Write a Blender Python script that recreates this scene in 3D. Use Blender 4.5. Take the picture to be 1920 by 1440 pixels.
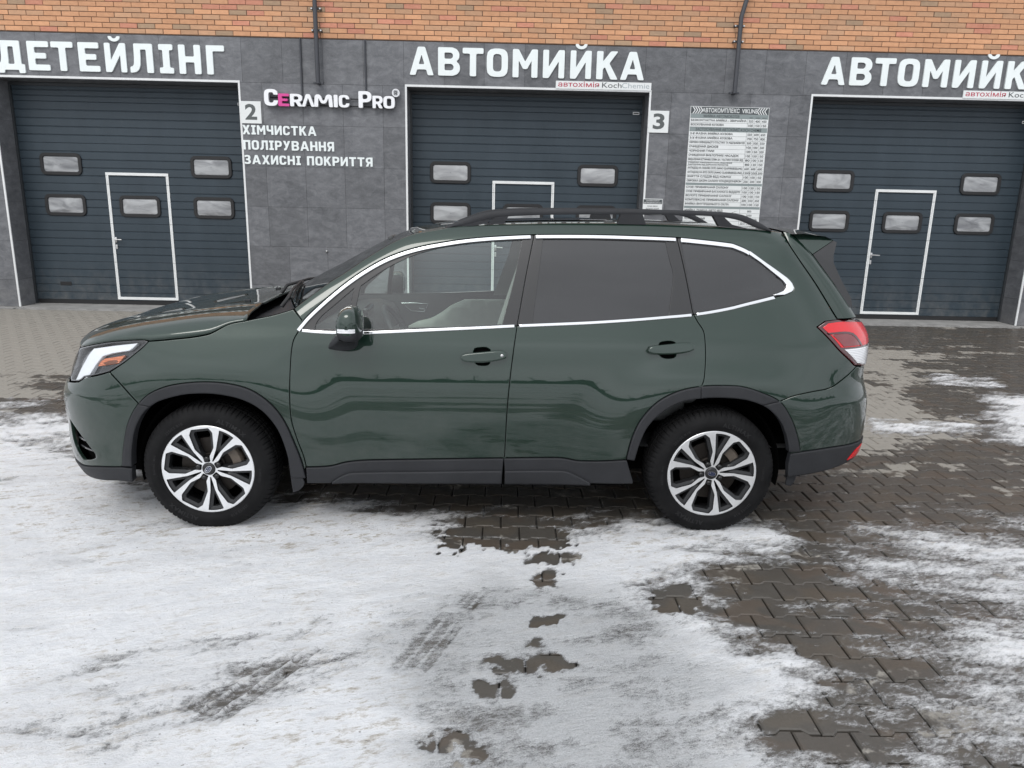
import bpy, bmesh, math, random
import numpy as np
from mathutils import Vector, Matrix
from mathutils.geometry import delaunay_2d_cdt

random.seed(7)
rng = np.random.default_rng(7)
scene = bpy.context.scene
for o in list(bpy.data.objects):
    bpy.data.objects.remove(o)
COL = scene.collection

# ------------------------------------------------------------------ camera
PITCH, ROLL, YAW, CAM_H = .235821, .021458, .01494, 1.7301
fw = Vector((math.sin(YAW)*math.cos(PITCH), math.cos(YAW)*math.cos(PITCH), -math.sin(PITCH)))
r0 = Vector((math.cos(YAW), -math.sin(YAW), 0)); u0 = r0.cross(fw)
rr = math.cos(ROLL)*r0+math.sin(ROLL)*u0; uu = -math.sin(ROLL)*r0+math.cos(ROLL)*u0
cam_data = bpy.data.cameras.new('camera'); cam = bpy.data.objects.new('camera', cam_data); COL.objects.link(cam)
cam.matrix_world = Matrix(((rr.x, uu.x, -fw.x, 0), (rr.y, uu.y, -fw.y, 0), (rr.z, uu.z, -fw.z, CAM_H), (0, 0, 0, 1)))
cam_data.sensor_fit = 'HORIZONTAL'; cam_data.sensor_width = 36; cam_data.lens = 1400/1920*36
cam_data.clip_start = .05; cam_data.clip_end = 2000
scene.camera = cam

# ------------------------------------------------------------------ sky, sun, exposure
SUN_EL, SUN_AZ = math.radians(48), math.radians(200)      # a veiled sun high behind the camera
world = bpy.data.worlds.new('World'); scene.world = world; world.use_nodes = True
wn, wl = world.node_tree.nodes, world.node_tree.links
wn.clear()
sky = wn.new('ShaderNodeTexSky'); sky.sky_type = 'NISHITA'; sky.sun_disc = False
sky.sun_elevation = SUN_EL; sky.sun_rotation = SUN_AZ; sky.air_density = 1.0; sky.dust_density = 3.0; sky.ozone_density = 1.0
hs = wn.new('ShaderNodeHueSaturation'); hs.inputs['Saturation'].default_value = .16
wl.new(sky.outputs[0], hs.inputs['Color'])
tc = wn.new('ShaderNodeTexCoord'); mp = wn.new('ShaderNodeMapping'); mp.inputs['Scale'].default_value = (1.2, 1.2, 3.0)
nz = wn.new('ShaderNodeTexNoise'); nz.inputs['Scale'].default_value = 1.6; nz.inputs['Detail'].default_value = 5
cr = wn.new('ShaderNodeMapRange'); cr.inputs[1].default_value = .3; cr.inputs[2].default_value = .7
cr.inputs[3].default_value = .80; cr.inputs[4].default_value = 1.18
wl.new(tc.outputs['Generated'], mp.inputs['Vector']); wl.new(mp.outputs[0], nz.inputs['Vector']); wl.new(nz.outputs['Fac'], cr.inputs[0])
# an overcast layer: even cloud cover laid over the clear-sky gradient
lay = wn.new('ShaderNodeMix'); lay.data_type = 'RGBA'; lay.inputs['Factor'].default_value = .72
lay.inputs[7].default_value = (7.4, 7.7, 8.2, 1)
wl.new(hs.outputs[0], lay.inputs[6])
mul = wn.new('ShaderNodeVectorMath'); mul.operation = 'MULTIPLY'
cb = wn.new('ShaderNodeCombineXYZ')
for i in range(3): wl.new(cr.outputs[0], cb.inputs[i])
wl.new(lay.outputs[2], mul.inputs[0]); wl.new(cb.outputs[0], mul.inputs[1])
bg = wn.new('ShaderNodeBackground'); bg.inputs['Strength'].default_value = .12
wo = wn.new('ShaderNodeOutputWorld')
wl.new(mul.outputs[0], bg.inputs['Color']); wl.new(bg.outputs[0], wo.inputs['Surface'])

sd = bpy.data.lights.new('sun', 'SUN'); sd.energy = .75; sd.angle = math.radians(24); sd.color = (1, .965, .92)
sun = bpy.data.objects.new('sun', sd); COL.objects.link(sun)
sdir = Vector((math.cos(SUN_EL)*math.sin(SUN_AZ), math.cos(SUN_EL)*math.cos(SUN_AZ), math.sin(SUN_EL)))
sun.rotation_euler = sdir.to_track_quat('Z', 'Y').to_euler(); sun.location = (0, -5, 20)
scene.view_settings.view_transform = 'Standard'; scene.view_settings.look = 'None'
scene.view_settings.exposure = 0.55; scene.view_settings.gamma = 1.0; scene.view_settings.use_curve_mapping = False
scene.cycles.max_bounces = 8; scene.cycles.transparent_max_bounces = 12
scene.cycles.sample_clamp_indirect = 6.0

# ------------------------------------------------------------------ helpers
def link(o, parent=None):
    COL.objects.link(o)
    if parent is not None: o.parent = parent
    return o
def tag(o, label=None, cat=None, group=None, kind=None):
    if label: o['label'] = label
    if cat: o['category'] = cat
    if group: o['group'] = group
    if kind: o['kind'] = kind
    return o
def thing(name, label, cat, loc=(0, 0, 0), rz=0, group=None, parent=None):
    o = bpy.data.objects.new(name, None); o.location = loc; o.rotation_euler = (0, 0, rz); o.empty_display_size = .2
    link(o, parent); return tag(o, label, cat, group)

class NT:
    """small node-tree helper"""
    def __init__(s, name):
        s.m = bpy.data.materials.new(name); s.m.use_nodes = True
        s.t = s.m.node_tree; s.n = s.t.nodes; s.l = s.t.links; s.n.clear()
        s.out = s.n.new('ShaderNodeOutputMaterial'); s.co = s.n.new('ShaderNodeTexCoord')
    def add(s, typ, **kw):
        x = s.n.new(typ)
        for k, v in kw.items():
            if k.startswith('i_'): x.inputs[k[2:].replace('_', ' ')].default_value = v
            else: setattr(x, k, v)
        return x
    def noise(s, scale, detail=4, rough=.55, coord='Object', stretch=None, dist=0.):
        x = s.add('ShaderNodeTexNoise'); x.inputs['Scale'].default_value = scale; x.inputs['Detail'].default_value = detail
        x.inputs['Roughness'].default_value = rough; x.inputs['Distortion'].default_value = dist
        src = s.pos() if coord == 'World' else s.co.outputs[coord]
        if stretch:
            if len(stretch) > 3:
                m0 = s.add('ShaderNodeMapping'); m0.inputs['Rotation'].default_value = (0, 0, -stretch[3]); s.l.new(src, m0.inputs['Vector']); src = m0.outputs[0]
            m = s.add('ShaderNodeMapping'); m.inputs['Scale'].default_value = stretch[:3]
            s.l.new(src, m.inputs['Vector']); src = m.outputs[0]
        s.l.new(src, x.inputs['Vector']); return x.outputs['Fac']
    def pos(s):
        return s.add('ShaderNodeNewGeometry').outputs['Position']
    def ramp(s, fac, a, b, lo=0., hi=1.):
        x = s.add('ShaderNodeMapRange'); x.inputs[1].default_value = a; x.inputs[2].default_value = b
        x.inputs[3].default_value = lo; x.inputs[4].default_value = hi; s.l.new(fac, x.inputs[0]); return x.outputs[0]
    def mix(s, fac, a, b):
        x = s.add('ShaderNodeMix', data_type='RGBA')
        for v, k in ((fac, 0), (a, 6), (b, 7)):
            if hasattr(v, 'links'): s.l.new(v, x.inputs[k])
            elif k == 0: x.inputs[0].default_value = v
            else: x.inputs[k].default_value = (*v, 1) if len(v) == 3 else v
        return x.outputs[2]
    def math(s, op, a, b=0., clamp=False):
        x = s.add('ShaderNodeMath', operation=op); x.use_clamp = clamp
        for v, k in ((a, 0), (b, 1)):
            if hasattr(v, 'links'): s.l.new(v, x.inputs[k])
            else: x.inputs[k].default_value = v
        return x.outputs[0]
    def attr(s, name):
        x = s.add('ShaderNodeAttribute'); x.attribute_name = name; return x.outputs['Fac']
    def bump(s, h, strength=.3, dist=.01, prev=None):
        x = s.add('ShaderNodeBump'); x.inputs['Strength'].default_value = strength; x.inputs['Distance'].default_value = dist
        s.l.new(h, x.inputs['Height'])
        if prev is not None: s.l.new(prev, x.inputs['Normal'])
        return x.outputs[0]
    def bsdf(s, base=None, rough=.5, metal=0., ior=1.5, coat=0., coat_rough=.03, normal=None, spec=None, final=True):
        x = s.add('ShaderNodeBsdfPrincipled')
        for v, k in ((base, 'Base Color'), (rough, 'Roughness'), (metal, 'Metallic')):
            if v is None: continue
            if hasattr(v, 'links'): s.l.new(v, x.inputs[k])
            elif k == 'Base Color': x.inputs[k].default_value = (*v, 1)
            else: x.inputs[k].default_value = v
        x.inputs['IOR'].default_value = ior; x.inputs['Coat Weight'].default_value = coat; x.inputs['Coat Roughness'].default_value = coat_rough
        if spec is not None: x.inputs['Specular IOR Level'].default_value = spec
        if normal is not None:
            s.l.new(normal, x.inputs['Normal'])
        if final: s.l.new(x.outputs[0], s.out.inputs['Surface'])
        return x
def simple(name, base, rough=.5, metal=0., coat=0., var=.0, vscale=8., bump=0., bscale=60., spec=None, coord='Object'):
    t = NT(name); c = base
    if var:
        f = t.noise(vscale, 5, .6, coord)
        c = t.mix(t.ramp(f, .3, .7), tuple(v*(1-var) for v in base), tuple(min(1, v*(1+var)) for v in base))
    nrm = t.bump(t.noise(bscale, 3, .6, coord), bump, .004) if bump else None
    t.bsdf(c, rough, metal, coat=coat, normal=nrm, spec=spec); return t.m

def new_mesh(name, verts, faces, mats, parent=None, smooth=False, mi=None, normals=None):
    me = bpy.data.meshes.new(name)
    me.from_pydata([tuple(map(float, v)) for v in verts], [], [tuple(map(int, f)) for f in faces])
    for m in (mats if isinstance(mats, (list, tuple)) else [mats]): me.materials.append(m)
    if mi is not None: me.polygons.foreach_set('material_index', list(mi))
    if smooth or normals is not None: me.polygons.foreach_set('use_smooth', [True]*len(me.polygons))
    me.update()
    if normals is not None: me.normals_split_custom_set_from_vertices([tuple(map(float, n)) for n in normals])
    o = bpy.data.objects.new(name, me); link(o, parent); return o

class MB:
    """collects simple solids into one mesh"""
    def __init__(s): s.v = []; s.f = []; s.m = []
    def quadgrid(s, P, mi=0, close_u=False, close_v=False):
        P = np.asarray(P, float); a, b = P.shape[:2]; n = len(s.v); s.v += [tuple(p) for p in P.reshape(-1, 3)]
        for i in range(a if close_u else a-1):
            for j in range(b if close_v else b-1):
                i2, j2 = (i+1) % a, (j+1) % b
                s.f.append((n+i*b+j, n+i2*b+j, n+i2*b+j2, n+i*b+j2)); s.m.append(mi)
    def box(s, x0, x1, y0, y1, z0, z1, mi=0, bev=0.):
        n = len(s.v)
        if bev <= 0:
            s.v += [(x, y, z) for z in (z0, z1) for y in (y0, y1) for x in (x0, x1)]
            for f in ((0, 2, 3, 1), (4, 5, 7, 6), (0, 1, 5, 4), (2, 6, 7, 3), (0, 4, 6, 2), (1, 3, 7, 5)):
                s.f.append(tuple(n+i for i in f)); s.m.append(mi)
            return
        bm = bmesh.new(); bmesh.ops.create_cube(bm, size=1)
        for v in bm.verts:
            v.co = ((x0+x1)/2+v.co.x*(x1-x0), (y0+y1)/2+v.co.y*(y1-y0), (z0+z1)/2+v.co.z*(z1-z0))
        bmesh.ops.bevel(bm, geom=bm.edges[:], offset=bev, segments=2, affect='EDGES', profile=.5)
        s.addbm(bm, mi)
    def addbm(s, bm, mi=0, M=None):
        n = len(s.v); bm.verts.index_update()
        s.v += [tuple(M @ v.co) if M else tuple(v.co) for v in bm.verts]
        for f in bm.faces: s.f.append(tuple(n+v.index for v in f.verts)); s.m.append(mi)
        bm.free()
    def tube(s, path, rad, seg=10, mi=0, cap=True, up=(0, 0, 1), sx=1., sy=1.):
        path = [Vector(p) for p in path]; rings = []
        for i, p in enumerate(path):
            d = (path[min(i+1, len(path)-1)]-path[max(i-1, 0)]).normalized()
            a = d.cross(Vector(up))
            if a.length < 1e-3: a = d.cross(Vector((1, 0, 0)))
            a.normalize(); b = a.cross(d); r = rad[i] if hasattr(rad, '__len__') else rad
            rings.append([tuple(p+a*(math.cos(t)*r*sx)+b*(math.sin(t)*r*sy)) for t in [2*math.pi*k/seg for k in range(seg)]])
        n = len(s.v); s.quadgrid(rings, mi, close_v=True)
        if cap:
            s.f.append(tuple(n+k for k in range(seg))); s.m.append(mi)
            e = n+(len(path)-1)*seg; s.f.append(tuple(e+k for k in reversed(range(seg)))); s.m.append(mi)
    def lathe(s, prof, seg=48, mi=0, c=(0, 0, 0), a0=0., a1=2*math.pi):
        """profile of (radius, y) turned round the y axis"""
        full = abs(a1-a0-2*math.pi) < 1e-6; k = seg if full else seg+1
        P = [[(c[0]+r*math.cos(a0+(a1-a0)*j/seg), c[1]+y, c[2]+r*math.sin(a0+(a1-a0)*j/seg)) for (r, y) in prof] for j in range(k)]
        s.quadgrid(P, mi, close_u=full)
    def prism(s, poly, y0, y1, mi=0):
        """polygon in (x, z) extruded along y"""
        pts, tris = fill([np.array(poly, float)], None)
        n = len(s.v); k = len(pts)
        s.v += [(p[0], y0, p[1]) for p in pts]+[(p[0], y1, p[1]) for p in pts]
        for t in tris:
            s.f.append((n+t[0], n+t[1], n+t[2])); s.m.append(mi); s.f.append((n+k+t[2], n+k+t[1], n+k+t[0])); s.m.append(mi)
        m = len(poly)
        ccw = area(np.array(poly, float)) > 0
        q = len(s.v); s.v += [(p[0], y0, p[1]) for p in poly]+[(p[0], y1, p[1]) for p in poly]
        for i in range(m):
            j = (i+1) % m
            s.f.append((q+i, q+m+i, q+m+j, q+j) if ccw else (q+j, q+m+j, q+m+i, q+i)); s.m.append(mi)
    def build(s, name, mats, parent=None, smooth=False, angle=None):
        o = new_mesh(name, s.v, s.f, mats, parent, smooth or angle is not None, s.m)
        if angle is not None: o.data.set_sharp_from_angle(angle=math.radians(angle))
        return o

def area(L):
    x, y = L[:, 0], L[:, 1]; return .5*float(np.sum(x*np.roll(y, -1)-np.roll(x, -1)*y))
def inside(P, loops):
    c = np.zeros(len(P), bool)
    for L in loops:
        x, y = L[:, 0], L[:, 1]; x2, y2 = np.roll(x, -1), np.roll(y, -1)
        for i in range(len(L)):
            k = (y[i] > P[:, 1]) != (y2[i] > P[:, 1])
            if not k.any(): continue
            t = (x2[i]-x[i])*(P[:, 1]-y[i])/((y2[i]-y[i]) or 1e-12)+x[i]
            c ^= k & (P[:, 0] < t)
    return c
def fill(loops, step=None):
    """triangulate the area between closed loops, with inner points every step"""
    V = []; E = []
    for L in loops:
        n = len(V); V += [tuple(p) for p in L]; E += [(n+i, n+(i+1) % len(L)) for i in range(len(L))]
    if step:
        A = np.concatenate(loops); lo, hi = A.min(0), A.max(0)
        gx, gy = np.meshgrid(np.arange(lo[0]+step/2, hi[0], step), np.arange(lo[1]+step/2, hi[1], step*.87))
        gx[::2] += step/2
        G = np.stack([gx.ravel(), gy.ravel()], 1); G = G[inside(G, loops)]
        if len(G):
            d = np.full(len(G), 1e9)
            for k in range(0, len(A), 400):
                d = np.minimum(d, ((G[:, None, :]-A[None, k:k+400, :])**2).sum(2).min(1))
            V += [tuple(p) for p in G[d > (step*.45)**2]]
    vs, es, fs, ov, oe, of = delaunay_2d_cdt([Vector((float(p[0]), float(p[1]))) for p in V], E, [], 0, 1e-7)
    P = np.array([(v.x, v.y) for v in vs]); F = [tuple(f) for f in fs if len(f) == 3]
    c = np.array([P[list(f)].mean(0) for f in F]); k = inside(c, loops)
    out = []
    for f, ok in zip(F, k):
        if ok:
            a, b, cc = P[list(f)]
            ar = (b[0]-a[0])*(cc[1]-a[1])-(b[1]-a[1])*(cc[0]-a[0])
            if abs(ar) > 1e-12: out.append(f if ar > 0 else f[::-1])
    return P, out
def spline(ctrl, step=.015):
    """Catmull-Rom through control points; points with a third value are corners"""
    C = [np.array(c[:2], float) for c in ctrl]; K = [len(c) > 2 for c in ctrl]; K[0] = K[-1] = True; out = []
    for i in range(len(C)-1):
        p1, p2 = C[i], C[i+1]
        m1 = (p2-p1) if K[i] else (p2-C[i-1])/2*min(1, 2*np.linalg.norm(p2-p1)/(np.linalg.norm(p2-C[i-1])+1e-9))
        m2 = (p2-p1) if K[i+1] else (C[i+2]-p1)/2*min(1, 2*np.linalg.norm(p2-p1)/(np.linalg.norm(C[i+2]-p1)+1e-9))
        n = max(1, int(np.linalg.norm(p2-p1)/step+.5))
        for k in range(n):
            t = k/n; out.append((2*t**3-3*t*t+1)*p1+(t**3-2*t*t+t)*m1+(-2*t**3+3*t*t)*p2+(t**3-t*t)*m2)
    out.append(C[-1]); return np.array(out)
def closed(ctrl, step=.015):
    ctrl = list(ctrl)
    if len(ctrl[0]) == 2:                       # start at a corner if there is one
        k = next((i for i, c in enumerate(ctrl) if len(c) > 2), None)
        if k is not None: ctrl = ctrl[k:]+ctrl[:k]
        else:
            n = len(ctrl); L = spline(ctrl[-2:]+ctrl+ctrl[:3], step)
            a = np.argmin(((L-np.array(ctrl[0]))**2).sum(1)); b = len(L)-1-np.argmin(((L[::-1]-np.array(ctrl[0]))**2).sum(1))
            return L[a:b] if b > a else L
    return spline(ctrl+[ctrl[0]], step)[:-1]
def join(*cs, tol=2e-3):
    out = []
    for c in cs:
        for p in np.atleast_2d(c):
            if not out or np.hypot(*(out[-1]-p)) > tol: out.append(np.array(p, float))
    if np.hypot(*(out[0]-out[-1])) < tol: out.pop()
    return np.array(out)
def grow(L, d):
    """move a closed loop outwards by d (inwards when negative)"""
    s = 1. if area(L) > 0 else -1.
    a = L-np.roll(L, 1, 0); b = np.roll(L, -1, 0)-L
    a /= np.linalg.norm(a, axis=1)[:, None]+1e-12; b /= np.linalg.norm(b, axis=1)[:, None]+1e-12
    na = np.stack([a[:, 1], -a[:, 0]], 1)*s; nb = np.stack([b[:, 1], -b[:, 0]], 1)*s
    m = na+nb; l = np.linalg.norm(m, axis=1)[:, None]; m = m/np.maximum(l, 1e-6)
    c = np.clip((m*na).sum(1), .5, 1)[:, None]
    return L+m*d/c
def ribbon(C, w0, w1):
    """closed loop along an open curve between two sideways offsets"""
    d = np.gradient(C, axis=0); d /= np.linalg.norm(d, axis=1)[:, None]+1e-12; n = np.stack([-d[:, 1], d[:, 0]], 1)
    return np.concatenate([C+n*w0, (C+n*w1)[::-1]])
def sstep(t):
    t = np.clip(t, 0, 1); return t*t*t*(t*(6*t-15)+10)

# value noise for surfaces built vertex by vertex
def vnoise(x, y, seed):
    r = np.random.default_rng(seed).random((256, 256))
    xi = np.floor(x).astype(int); yi = np.floor(y).astype(int); fx = x-xi; fy = y-yi
    fx = fx*fx*(3-2*fx); fy = fy*fy*(3-2*fy); g = lambda a, b: r[a % 256, b % 256]
    return (g(xi, yi)*(1-fx)+g(xi+1, yi)*fx)*(1-fy)+(g(xi, yi+1)*(1-fx)+g(xi+1, yi+1)*fx)*fy
def fbm(x, y, seed, oct=5, gain=.55):
    v = 0; a = 1; t = 0
    for k in range(oct):
        v = v+a*vnoise(x*2**k+17.3*k, y*2**k+5.1*k, seed+k); t += a; a *= gain
    return v/t
def polysd(x, y, poly):
    """signed distance to a polygon, positive inside"""
    P = np.stack([x, y], 1); L = np.array(poly, float); d = np.full(len(P), 1e9)
    for i in range(len(L)):
        a, b = L[i], L[(i+1) % len(L)]; e = b-a
        t = np.clip(((P-a)@e)/(e@e), 0, 1); d = np.minimum(d, np.hypot(*(P-a-t[:, None]*e).T))
    return np.where(inside(P, [L]), d, -d)
# ------------------------------------------------------------------ ground
FY = 11.853                                                   # front of the tiled wall
def base_ground():
    t = NT('snowy ground'); n = t.noise(.22, 7, .66, 'World', (1, 1.3, 1), .6); n2 = t.noise(5, 6, .7, 'World', (1, 1.6, 1))
    f = t.ramp(t.math('ADD', n, t.math('MULTIPLY', t.math('SUBTRACT', n2, .5), .7)), .34, .50)
    c = t.mix(f, (.42, .41, .40), t.mix(n2, (.66, .68, .71), (.84, .85, .87)))
    t.bsdf(c, .55, normal=t.bump(n2, .3, .02)); return t.m
g = new_mesh('ground', [(-400, -400, -.03), (400, -400, -.03), (400, 400, -.03), (-400, 400, -.03)], [(0, 1, 2, 3)], base_ground())
tag(g, kind='structure')

def paver_mat(name, wet):
    t = NT(name)
    geo = t.add('ShaderNodeObjectInfo')
    big = t.noise(2.2, 6, .62, 'World', (1, 1.8, 1), .4); fine = t.noise(90, 4, .7, 'World'); mid = t.noise(14, 5, .65, 'World')
    f = t.math('ADD', t.math('MULTIPLY', big, .55), t.math('MULTIPLY', mid, .45))
    w = t.ramp(f, .53-wet, .585-wet)                         # 1 = wet
    dry = t.mix(fine, (.18, .167, .145), (.31, .292, .26))
    dry = t.mix(t.ramp(mid, .35, .7), dry, (.27, .253, .222))
    wetc = t.mix(t.ramp(big, .42, .66), (.056, .048, .039), (.080, .069, .055))
    wetc = t.mix(t.math('MULTIPLY', t.ramp(fine, .35, .75), .45), wetc, (.13, .118, .1))
    wetc = t.mix(t.math('MULTIPLY', geo.outputs['Random'], .35), wetc, (.085, .062, .043))
    blk = t.noise(3.1, 2, .4, 'World', (1, 1.4, 1)); wetc = t.mix(t.ramp(blk, .40, .46, 0, .5), wetc, (.060, .058, .054)); wetc = t.mix(t.ramp(blk, .58, .63, 0, .45), wetc, (.098, .072, .052))
    c = t.mix(w, dry, wetc)
    shn = t.math('ADD', .30, t.math('MULTIPLY', t.ramp(mid, .35, .65), .25)); rr_ = t.add('ShaderNodeMix'); t.l.new(w, rr_.inputs[0]); rr_.inputs[2].default_value = .85; t.l.new(shn, rr_.inputs[3]); r = rr_.outputs[0]
    t.bsdf(c, r, normal=t.bump(fine, .35, .003), spec=.45); return t.m
PM = [paver_mat('concrete paver wet', .16), paver_mat('concrete paver damp', .06), paver_mat('concrete paver drying', -.02), paver_mat('concrete paver dry', -.09)]
joint = simple('wet joint sand', (.022, .019, .016), .85, var=.3, vscale=30, bump=.5, bscale=80, coord='Object')
yard = new_mesh('paved_yard', [(-11.2, -2.65, -.017), (11.2, -2.65, -.017), (11.2, FY-.2, -.017), (-11.2, FY-.2, -.017)], [(0, 1, 2, 3)], joint)
tag(yard, kind='structure')

PX, PY = .2, .1487
SNOW = [(-12, 5.9), (-4.1, 5.75), (-3.2, 5.25), (-2.4, 4.5), (-1.27, 4.28), (-.3, 4.02), (.2, 3.95), (.63, 4.05), (1.25, 4.0), (1.6, 3.72), (1.35, 3.5), (1.0, 3.3), (.85, 3.0), (.86, 2.72), (1.14, 2.62), (.92, 2.35), (.86, 1.9), (.8, 0), (1.6, -3), (3, -20), (-22, -20), (-22, 5.9)]
THINICE = [(-.05, 3.34), (.387, 3.2), (.66, 2.98), (.77, 2.555), (.75, 2.303), (.62, 1.5), (-.2, 1.5), (-.33, 2.2), (-.48, 2.42), (-.34, 2.80)]
BARE = [[(-.30, 3.78), (-.134, 3.9), (.371, 3.86), (.318, 3.54), (-.26, 3.54)], [(.152, 3.49), (.411, 3.498), (.401, 3.393), (.148, 3.363)],
        [(.185, 3.309), (.288, 3.296), (.265, 3.16), (.191, 3.17)], [(.163, 2.886), (.253, 2.889), (.245, 2.834), (.166, 2.836)], [(.118, 2.723), (.177, 2.725), (.17, 2.679), (.123, 2.678)],
        [(-.03, 2.581), (.146, 2.595), (.146, 2.502), (.031, 2.5)], [(.168, 2.628), (.21, 2.621), (.287, 2.587), (.272, 2.552), (.173, 2.503)], [(-.072, 2.433), (.041, 2.464), (.056, 2.344), (-.056, 2.372)],
        [(-.207, 2.126), (-.146, 2.134), (-.132, 2.053), (-.199, 2.076)], [(-.118, 2.163), (-.049, 2.128), (-.036, 2.067), (-.105, 2.03)], [(.712, 3.081), (.858, 3.183), (.95, 2.947), (.723, 2.952)]]
PATCH = [([(1.78, 3.05), (2.15, 3.62), (2.8, 3.85), (4.6, 4.2), (9, 3), (9, -6), (3.2, -6), (2.02, 2.15), (1.62, 2.2), (1.45, 2.42)], .47, .75), ([(3.95, 5.5), (4.3, 6.2), (4.75, 7.0), (7.5, 7.2), (7.5, 5.0), (4.0, 5.05)], .60, .4),
         ([(2.9, 5.65), (3.2, 6.1), (3.95, 6.0), (3.9, 5.7)], .42, .15), ([(4.5, 7.5), (4.8, 8.1), (5.4, 7.9), (5.2, 7.5)], .45, .15), ([(1.75, 3.62), (2.1, 3.95), (2.6, 3.9), (2.3, 3.6)], .36, .15),
         ([(-6, 6.0), (-3.6, 5.9), (-2.6, 5.2), (-2.6, 4.9), (-6, 5.3)], .55, .3), ([(-6.5, 6.6), (-4.0, 6.4), (-3.3, 5.9), (-6, 6.0)], .40, .3), ([(1.25, 2.9), (1.6, 3.05), (1.5, 2.85), (1.3, 2.75)], .30, .1), ([(1.0, 2.05), (1.5, 2.2), (1.45, 1.9), (1.0, 1.6)], .36, .2)]
def rotn(x, y, a, sx, sy, seed, oc=6, g=.62):
    return fbm((x*math.cos(a)+y*math.sin(a))*sx, (-x*math.sin(a)+y*math.cos(a))*sy, seed, oc, g)-.5
def cover_at(x, y):
    """how much snow lies at a point of the yard, and how far it is only thin ice"""
    wob = (fbm(x*1.1, y*1.8, 11, 6, .62)-.5)*.9+(fbm(x*6, y*11, 15, 5, .65)-.5)*.42
    soft = np.where(y > 3.9, .62, .42)
    c = .77*sstep((polysd(x, y, SNOW)+wob*.75)/soft*.5+.5)
    for p, amp, s in PATCH:
        c = np.maximum(c, amp*sstep((polysd(x, y, p)+wob*.6)/s*.5+.6))
    ice = sstep((polysd(x, y, THINICE)+wob*.55)/.26*.5+.5)
    sme = np.exp(-(((x+.80)*.87+(y-2.5)*.5)/.55)**2-((-(x+.80)*.5+(y-2.5)*.87)/.20)**2)+.7*np.exp(-(((x+2.0)*.95+(y-2.9)*.3)/.8)**2-((-(x+2.0)*.3+(y-2.9)*.95)/.10)**2)
    rt = sstep((x-.6)/.8)
    n = rotn(x, y, .34, 2.0, 6.5, 21)*(1-rt)+rotn(x, y, -.16, 1.7, 7.5, 24)*rt
    n2 = rotn(x, y, .34, 9, 24, 31, 5, .68)*(1-rt)+rotn(x, y, -.16, 7, 26, 34, 5, .68)*rt
    n3 = fbm(x*60, y*85, 37, 3, .7)-.5
    worn = sstep((rotn(x, y, .36, .75, 2.3, 51, 5, .6)+.02)/.16)*.16+sstep((rotn(x, y, .30, 3.2, 9, 55, 4, .6)-.04)/.14)*.12
    worn = worn+.20*sme
    c = c-worn*.55*(c > .3)*(1-ice)*(1-rt)
    c = c*(1-ice)+(.50+.16*sstep((rotn(x, y, .2, 3, 5, 58, 5)-.0)/.2))*ice*(c > .1)
    c = c+np.where(c > .03, n*.66+n2*.46+n3*.22, -.2)*np.where(c > .66, .62, 1.)*(1-.45*ice)
    c = c-sstep((1.7-y)/.9)*sstep((y+5)/3)*.45*sstep((rotn(x, y, .08, .55, 1.7, 63, 5, .62)+.03)/.12)  # bare streaks behind the camera, added only to reflect in the car doors
    # pavers showing through under the car's edge where snow has melted
    row = np.floor((y-(3.751-PY/2))/PY); lx = (x-1.713-.1*(row % 2))/PX; lx = lx-np.floor(lx)
    edge = np.minimum(np.minimum(lx, 1-lx)*PX, np.abs((y-(3.751-PY/2))/PY-row-.5)*-PY+PY/2)
    jn = np.exp(-(edge/.010)**2)*sstep((fbm(x*14, y*18, 45, 3)-.30)/.3)
    for p in BARE:
        b = sstep((polysd(x, y, p)+(fbm(x*17, y*22, 41, 5, .66)-.5)*(.15 if p is not BARE[0] else .45))/.035*.5+.5)
        c = c*(1-b*(1-.8*jn))-b*.12*(1-jn)
    melt = sstep((polysd(x, y, [(-1.35, 4.45), (-.3, 4.14), (1.2, 4.15), (1.9, 4.4), (1.9, 6.2), (-1.35, 6.2)])+wob*.3)/.25*.5+.5)
    c = c*(1-.42*melt)+.12*jn*melt*(c > .1)
    # tyre tread prints: pale ridges pressed into a greyer strip
    tread = np.zeros_like(x); print_ = np.zeros_like(x)
    for (ax, ay, bx, by, w) in ((-1.02, 2.18, -.66, 2.86, .10), (-.36, 2.44, -.19, 2.88, .085), (-.16, 2.93, -.07, 3.13, .06)):
        L = math.hypot(bx-ax, by-ay); du = ((x-ax)*(bx-ax)+(y-ay)*(by-ay))/L; dv = (-(x-ax)*(by-ay)+(y-ay)*(bx-ax))/L
        m = sstep((w-np.abs(dv))/.02)*sstep(du/.06)*sstep((L-du)/.06)
        rid = np.exp(-(((dv/w*1.6) % 1-.5)/.085)**2); tick = np.exp(-(((du/.034) % 1-.5)/.13)**2)*.35
        print_ = np.maximum(print_, m); tread = np.maximum(tread, m*np.maximum(rid, tick*(np.abs(dv) < w*.75)))
    c = c+.10*jn*ice
    c = c-.12*print_+.24*tread
    return c, ice, tread, print_, worn*(1-ice)

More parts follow.
